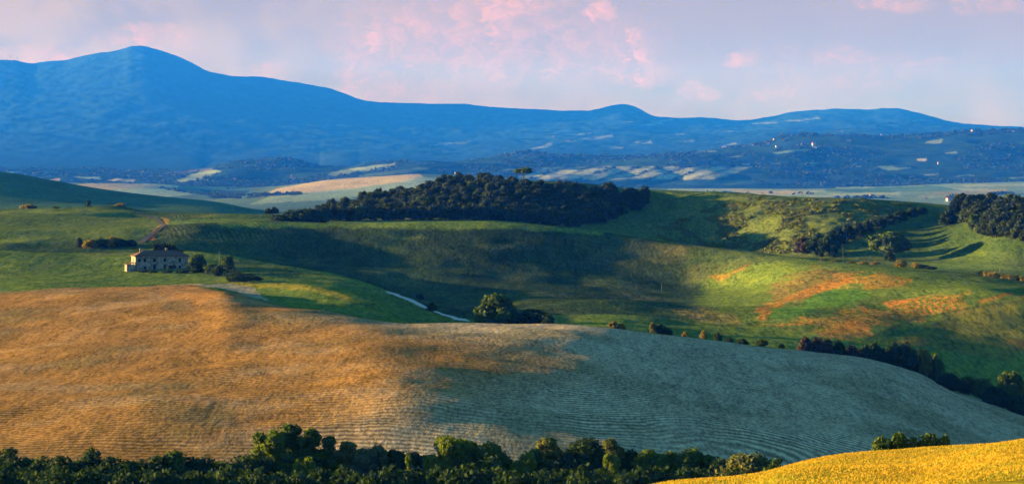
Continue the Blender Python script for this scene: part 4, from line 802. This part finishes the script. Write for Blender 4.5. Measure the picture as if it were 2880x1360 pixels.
def farmhouse(loc, rz, Lx=21.5, Dp=10, H=5.6, RH=2.3):
    e = empty('farmhouse', loc, rz); tag(e, 'old stone farmhouse with a hipped tile roof and dark windows on the left slope', 'house')
    openings = [(.075, 3.4, 1.0, 1.3), (.175, 3.4, 1.1, 1.4), (.355, 3.4, 1.1, 1.4), (.55, 3.4, 1.1, 1.4), (.83, 3.3, .9, 1.6), (.355, .2, 1.2, 2.2), (.55, .2, 1.0, 2.1), (.69, .1, 3.0, 1.9), (.83, .3, .9, 1.6), (.18, .5, .9, 1.2)]
    # front wall in strips round real openings
    bm = bmesh.new(); xs = sorted(set([0, Lx] + [round(f * Lx + s * w_ / 2, 3) for f, z, w_, h in openings for s in (-1, 1)])); zs = sorted(set([-2.5, H] + [z for f, z, w_, h in openings] + [round(z + h, 3) for f, z, w_, h in openings]))
    for x0, x1 in zip(xs, xs[1:]):
        for z0, z1 in zip(zs, zs[1:]):
            cx, cz = (x0 + x1) / 2, (z0 + z1) / 2
            if any(abs(cx - f * Lx) < w_ / 2 and z < cz < z + h for f, z, w_, h in openings): continue
            vs = [bm.verts.new(p) for p in ((x0, 0, z0), (x1, 0, z0), (x1, 0, z1), (x0, 0, z1))]; bm.faces.new(vs)
    bmesh.ops.remove_doubles(bm, verts=bm.verts, dist=1e-3)
    for f, z, w_, h in openings:                                    # reveals
        x0, x1 = f * Lx - w_ / 2, f * Lx + w_ / 2; q = [(x0, z), (x1, z), (x1, z + h), (x0, z + h)]
        for (a0, b0), (a1, b1) in zip(q, q[1:] + q[:1]): bm.faces.new([bm.verts.new(p) for p in ((a0, 0, b0), (a1, 0, b1), (a1, .45, b1), (a0, .45, b0))])
    for quad in (((0, 0, -2.5), (0, Dp, -2.5), (0, Dp, H), (0, 0, H)), ((Lx, 0, -2.5), (Lx, Dp, -2.5), (Lx, Dp, H), (Lx, 0, H)), ((0, Dp, -2.5), (Lx, Dp, -2.5), (Lx, Dp, H), (0, Dp, H))): bm.faces.new([bm.verts.new(p) for p in quad])
    me = bpy.data.meshes.new('wall'); bm.to_mesh(me); bm.free(); me.materials.append(STONE); o = bpy.data.objects.new('wall', me); C.objects.link(o); o.parent = e
    for f, z, w_, h in openings:
        low = z < 1; nm = 'door' if low and h > 1.8 else 'window'; b2 = bmesh.new(); x0, x1 = f * Lx - w_ / 2, f * Lx + w_ / 2; box(b2, x0, x1, .40, .45, z, z + h); w1 = bm_obj(nm, b2, DARKW if nm == 'window' else SHUT, e)
        if nm == 'window':
            b3 = bmesh.new(); box(b3, x0 - .05, x1 + .05, -.12, .0, z - .14, z - .005); bm_obj('sill', b3, STONE, w1)
            b4 = bmesh.new(); box(b4, (x0 + x1) / 2 - .05, (x0 + x1) / 2 + .05, .33, .397, z + .02, z + h - .02); bm_obj('frame', b4, SHUT, w1)
    # doorway low in the left gable
    b2 = bmesh.new(); box(b2, -.04, -.005, 3.2, 5.6, -.2, 2.6); bm_obj('door', b2, DARKW, e); b2 = bmesh.new(); box(b2, -.04, -.005, 4, 5, 3.5, 4.7); bm_obj('window', b2, DARKW, e)
    ov = .5; b2 = bmesh.new(); P_ = [(-ov, -ov, H), (Lx + ov, -ov, H), (Lx + ov, Dp + ov, H), (-ov, Dp + ov, H)]; lo_ = [b2.verts.new(p) for p in P_]; hi_ = [b2.verts.new((x, y, z + .22)) for x, y, z in P_]
    r0, r1 = b2.verts.new((4.2, Dp / 2, H + RH)), b2.verts.new((Lx - 4.2, Dp / 2, H + RH)); b2.faces.new(lo_[::-1])
    for k in range(4): b2.faces.new((lo_[k], lo_[(k+1) % 4], hi_[(k+1) % 4], hi_[k]))
    b2.faces.new((hi_[0], hi_[1], r1, r0)); b2.faces.new((hi_[1], hi_[2], r1)); b2.faces.new((hi_[2], hi_[3], r0, r1)); b2.faces.new((hi_[3], hi_[0], r0)); rf = bm_obj('roof', b2, ROOF, e)
    for x, y in ((2.6, 3.2), (13.5, 6.2)):
        b2 = bmesh.new(); box(b2, x - .4, x + .4, y - .35, y + .35, H + .8, H + RH + .7); box(b2, x - .5, x + .5, y - .45, y + .45, H + RH + .703, H + RH + .85); bm_obj('chimney', b2, STONE, rf)
    return e
g = seen(381, 761, 'g1', 'h1'); farmhouse(g, R(17))
# farm annex catching the sun on the left
e = empty('farm_shed', seen(352, 766, 'g1', 'h1') + Vector((0, 5, 0)), R(17)); tag(e, 'low stone shed against the sunlit left end of the farmhouse', 'shed')
b2 = bmesh.new(); box(b2, 0, 3.2, 0, 5, -2.0, 2.8); bm_obj('wall', b2, STONE, e); b2 = bmesh.new(); v = [b2.verts.new(p) for p in ((-.3, -.3, 2.803), (3.2, -.3, 3.6), (3.2, 5.3, 3.6), (-.3, 5.3, 2.803), (-.3, -.3, 2.98), (3.2, -.3, 3.78), (3.2, 5.3, 3.78), (-.3, 5.3, 2.98))]
for f in ((0, 3, 2, 1), (4, 5, 6, 7), (0, 1, 5, 4), (1, 2, 6, 5), (2, 3, 7, 6), (3, 0, 4, 7)): b2.faces.new([v[k] for k in f])
bm_obj('roof', b2, ROOF, e)
cyp = tree_proto('cypress', 80, 1500, 'cyp', 2.0, 8.0, .30)
for i, (px, top) in enumerate([(436, 682), (443, 684), (450, 683), (457, 686), (464, 684), (471, 687), (478, 686), (485, 689), (491, 690), (498, 698), (504, 703), (511, 705), (393, 699)]):
    g = ground(px, 1195 + 4 * rng.rand()); zt = CAMZ + g.y * (HY - top) / F
    plant('cypress', cyp, g, 1.9, zt - g.z, 'dark cypress in the tight row rising behind the farmhouse roof' if i < 12 else 'lone thin cypress above the left part of the farmhouse roof', 'tree', 'cypresses behind the farmhouse' if i < 12 else None)

# ------------------------------------------------------------------ far houses
WHITE = simple_mat('white_plaster', (.40, .37, .34), lo=.9, hi=1.08); CREAM = simple_mat('cream_plaster', (.24, .22, .19), lo=.85, hi=1.1); RED = simple_mat('red_roof_tiles', (.42, .13, .06), lo=.85, hi=1.15); GREYR = simple_mat('grey_roof_tiles', (.20, .15, .12), lo=.85, hi=1.15)
def far_house(px, py, wpx, hpx, lo, hi, wall, roof, label, group=None, name='house', rz=None):
    g = seen(px, py + hpx / 2, lo, hi); s = g.y / F; w_, h = wpx * s, hpx * s; d = w_ * .7
    e = empty(name, g, R(rz if rz is not None else rng.uniform(-35, 35))); tag(e, label, 'house', group)
    b = bmesh.new(); box(b, -w_/2, w_/2, -d/2, d/2, -3, h * .68)
    bm_obj('wall', b, wall, e)
    b = bmesh.new(); o = .4; z0, z1 = h * .68 + .01, h; P_ = [(-w_/2-o, -d/2-o, z0), (w_/2+o, -d/2-o, z0), (w_/2+o, d/2+o, z0), (-w_/2-o, d/2+o, z0)]; q = [b.verts.new(p) for p in P_]; a_, c_ = b.verts.new((-w_/2-o, 0, z1)), b.verts.new((w_/2+o, 0, z1))
    for f in ((q[3], q[2], q[1], q[0]), (q[0], q[1], c_, a_), (q[2], q[3], a_, c_), (q[1], q[2], c_), (q[3], q[0], a_)): b.faces.new(f)
    bm_obj('roof', b, roof, e)
    for k in range(3):
        x = (-.3 + .3 * k) * w_; b = bmesh.new(); box(b, x - w_ * .05, x + w_ * .05, -d/2 - .08, -d/2 - .005, h * .28, h * .5); bm_obj('window', b, DARKW, e)
    return e
FH = [(97, 487, 13, 8, 'd6', 'm1', WHITE, RED, 'white house on the far left below the blue mountain'), (660, 504, 9, 8, 'd6', 'm1', WHITE, RED, 'small white red-roofed house left of the wooded knoll'), (586, 506, 5, 6, 'd6', 'm1', WHITE, GREYR, 'tiny white house in the green plain further left of the wooded knoll'),
      (823, 502, 18, 7, 'd6', 'm1', WHITE, RED, 'long white house at the foot of the wooded knoll'), (821, 494, 5, 7, 'd6', 'm1', CREAM, RED, 'narrow red-roofed building behind the long white house'), (1285, 486, 12, 6, 'v5', 'm1', WHITE, CREAM, 'pale house just above the top of the middle wood'),
      (2671, 560, 18, 12, 'v3', 'd6', WHITE, RED, 'pink-white house with a red roof in the plain at right'), (2452, 550, 14, 8, 'v3', 'd6', CREAM, GREYR, 'low grey-roofed house among trees in the plain right of centre'), (2605, 557, 8, 7, 'v3', 'd6', CREAM, GREYR, 'small dark-roofed barn left of the pink-white house')]
for a_ in FH: far_house(*a_)
VH = [(2289, 407, 10, 17, WHITE, RED, 'tall white house with a red roof, brightest in the hilltop village'), (2294, 414, 5, 6, WHITE, GREYR, 'tiny white outbuilding at the right foot of the tall white village house'), (2241, 409, 7, 7, WHITE, GREYR, 'white village house left of the tall brightest one'), (2257, 406, 7, 5, WHITE, GREYR, 'low pale village house between two white ones left of the tall one'),
      (2184, 411, 6, 6, WHITE, GREYR, 'small white house under the pink one in the hilltop village'), (2160, 404, 9, 7, WHITE, RED, 'pinkish white house on the left shoulder of the village hill'), (2181, 392, 12, 5, CREAM, GREYR, 'long cream building high on the left of the village hill'), (2111, 407, 6, 6, CREAM, GREYR, 'right one of a pair of faint cream houses left of the village'), (2120, 407, 7, 5, CREAM, GREYR, 'faint cream house just right of the pair left of the village'),
      (2093, 411, 8, 5, CREAM, RED, 'faint pink house farthest left of the village'), (2387, 396, 13, 6, CREAM, GREYR, 'wide grey building among trees right of the village'), (2478, 379, 5, 6, WHITE, GREYR, 'tiny white house on the ridge skyline right of the village'), (2704, 367, 9, 5, WHITE, GREYR, 'white house on the far right skyline, left one of three'), (2737, 367, 11, 5, CREAM, RED, 'cream house on the far right skyline, middle of three'), (2848, 369, 8, 5, WHITE, RED, 'white house on the far right skyline, nearest the edge'),
      (2640, 458, 6, 8, CREAM, RED, 'reddish farmhouse in the woods below the right ridge'), (2037, 413, 14, 6, CREAM, GREYR, 'pale long farm building on the crest left of the village')]
for px, py, w_, h, a_, b_, lab in VH: far_house(px, py, w_, h, 'd6', 'm1', a_, b_, lab, 'houses of the hilltop village and ridge')

# ------------------------------------------------------------------ poles and masts
POLE = simple_mat('weathered_wood', (.16, .15, .13)); METAL = simple_mat('grey_metal', (.10, .11, .11)); PALEP = simple_mat('pale_post', (.13, .14, .12))
def pole(px, by, top, lo, hi, label, mat, r=.09, arm=True, cat='pole', name='utility_pole'):
    g = seen(px, by, lo, hi); h = g.y * (by - top) / F; e = empty(name, g); tag(e, label, cat)
    v, f = tube([(0, 0, -.5), (0, 0, h)], [r, r * .75], 8); mesh_obj('post', v, f, mat, e, smooth=True)
    if arm:
        b = bmesh.new(); box(b, -.8, .8, -.07, .07, h - .55, h - .40); bm_obj('crossarm', b, mat, e)
        for x in (-.7, 0, .7): b = bmesh.new(); box(b, x - .06, x + .06, -.06, .06, h - .398, h - .15); bm_obj('insulator', b, PALEP, e)
    return e
pole(617, 762, 706, 'g1', 'h1', 'thin pole on the grass right of the farmhouse', POLE); pole(2371, 740, 690, 'b2', 'f2', 'tall thin pole left of the large spreading tree', METAL)
pole(1231, 812, 792, 'h1', 'b2', 'short pale post on the dark slope above the road', PALEP, .11, False, 'post', 'marker_post'); pole(1861, 818, 796, 'h1', 'b2', 'faint short post on the right of the dark hillside', PALEP, .08, False, 'post', 'marker_post'); pole(2812, 765, 754, 'b2', 'f2', 'short post above the gorse row at the right edge', PALEP, .12, False, 'post', 'marker_post')
for px, hp, lab in [(20, 9, 'short leftmost radio mast on the mountain shoulder'), (30, 17, 'tallest radio mast on the mountain shoulder'), (40, 6, 'shortest radio mast between two taller ones on the mountain shoulder'), (51, 14, 'rightmost radio mast on the mountain shoulder'), (388, 7, 'tiny radio mast on the summit of the mountain')]:
    i_, f = colfrac(px); r0 = int(np.searchsorted(LI, IDX['m1'])); k = r0 + int(np.argmin(YS[r0:, i_])); g = Vector((X[k, i_], D[k, i_], GZ[k, i_])); h = hp * g.y / F; e = empty('radio_mast', g); tag(e, lab, 'mast', 'radio masts on the mountain')
    v, f = tube([(0, 0, -6), (0, 0, h * .6), (0, 0, h)], [2.6, 2.2, 1.0], 4); mesh_obj('mast', v, f, METAL, e); b = bmesh.new(); box(b, -4.4, 4.4, -1, 1, h * .55, h * .62); bm_obj('platform', b, METAL, e)
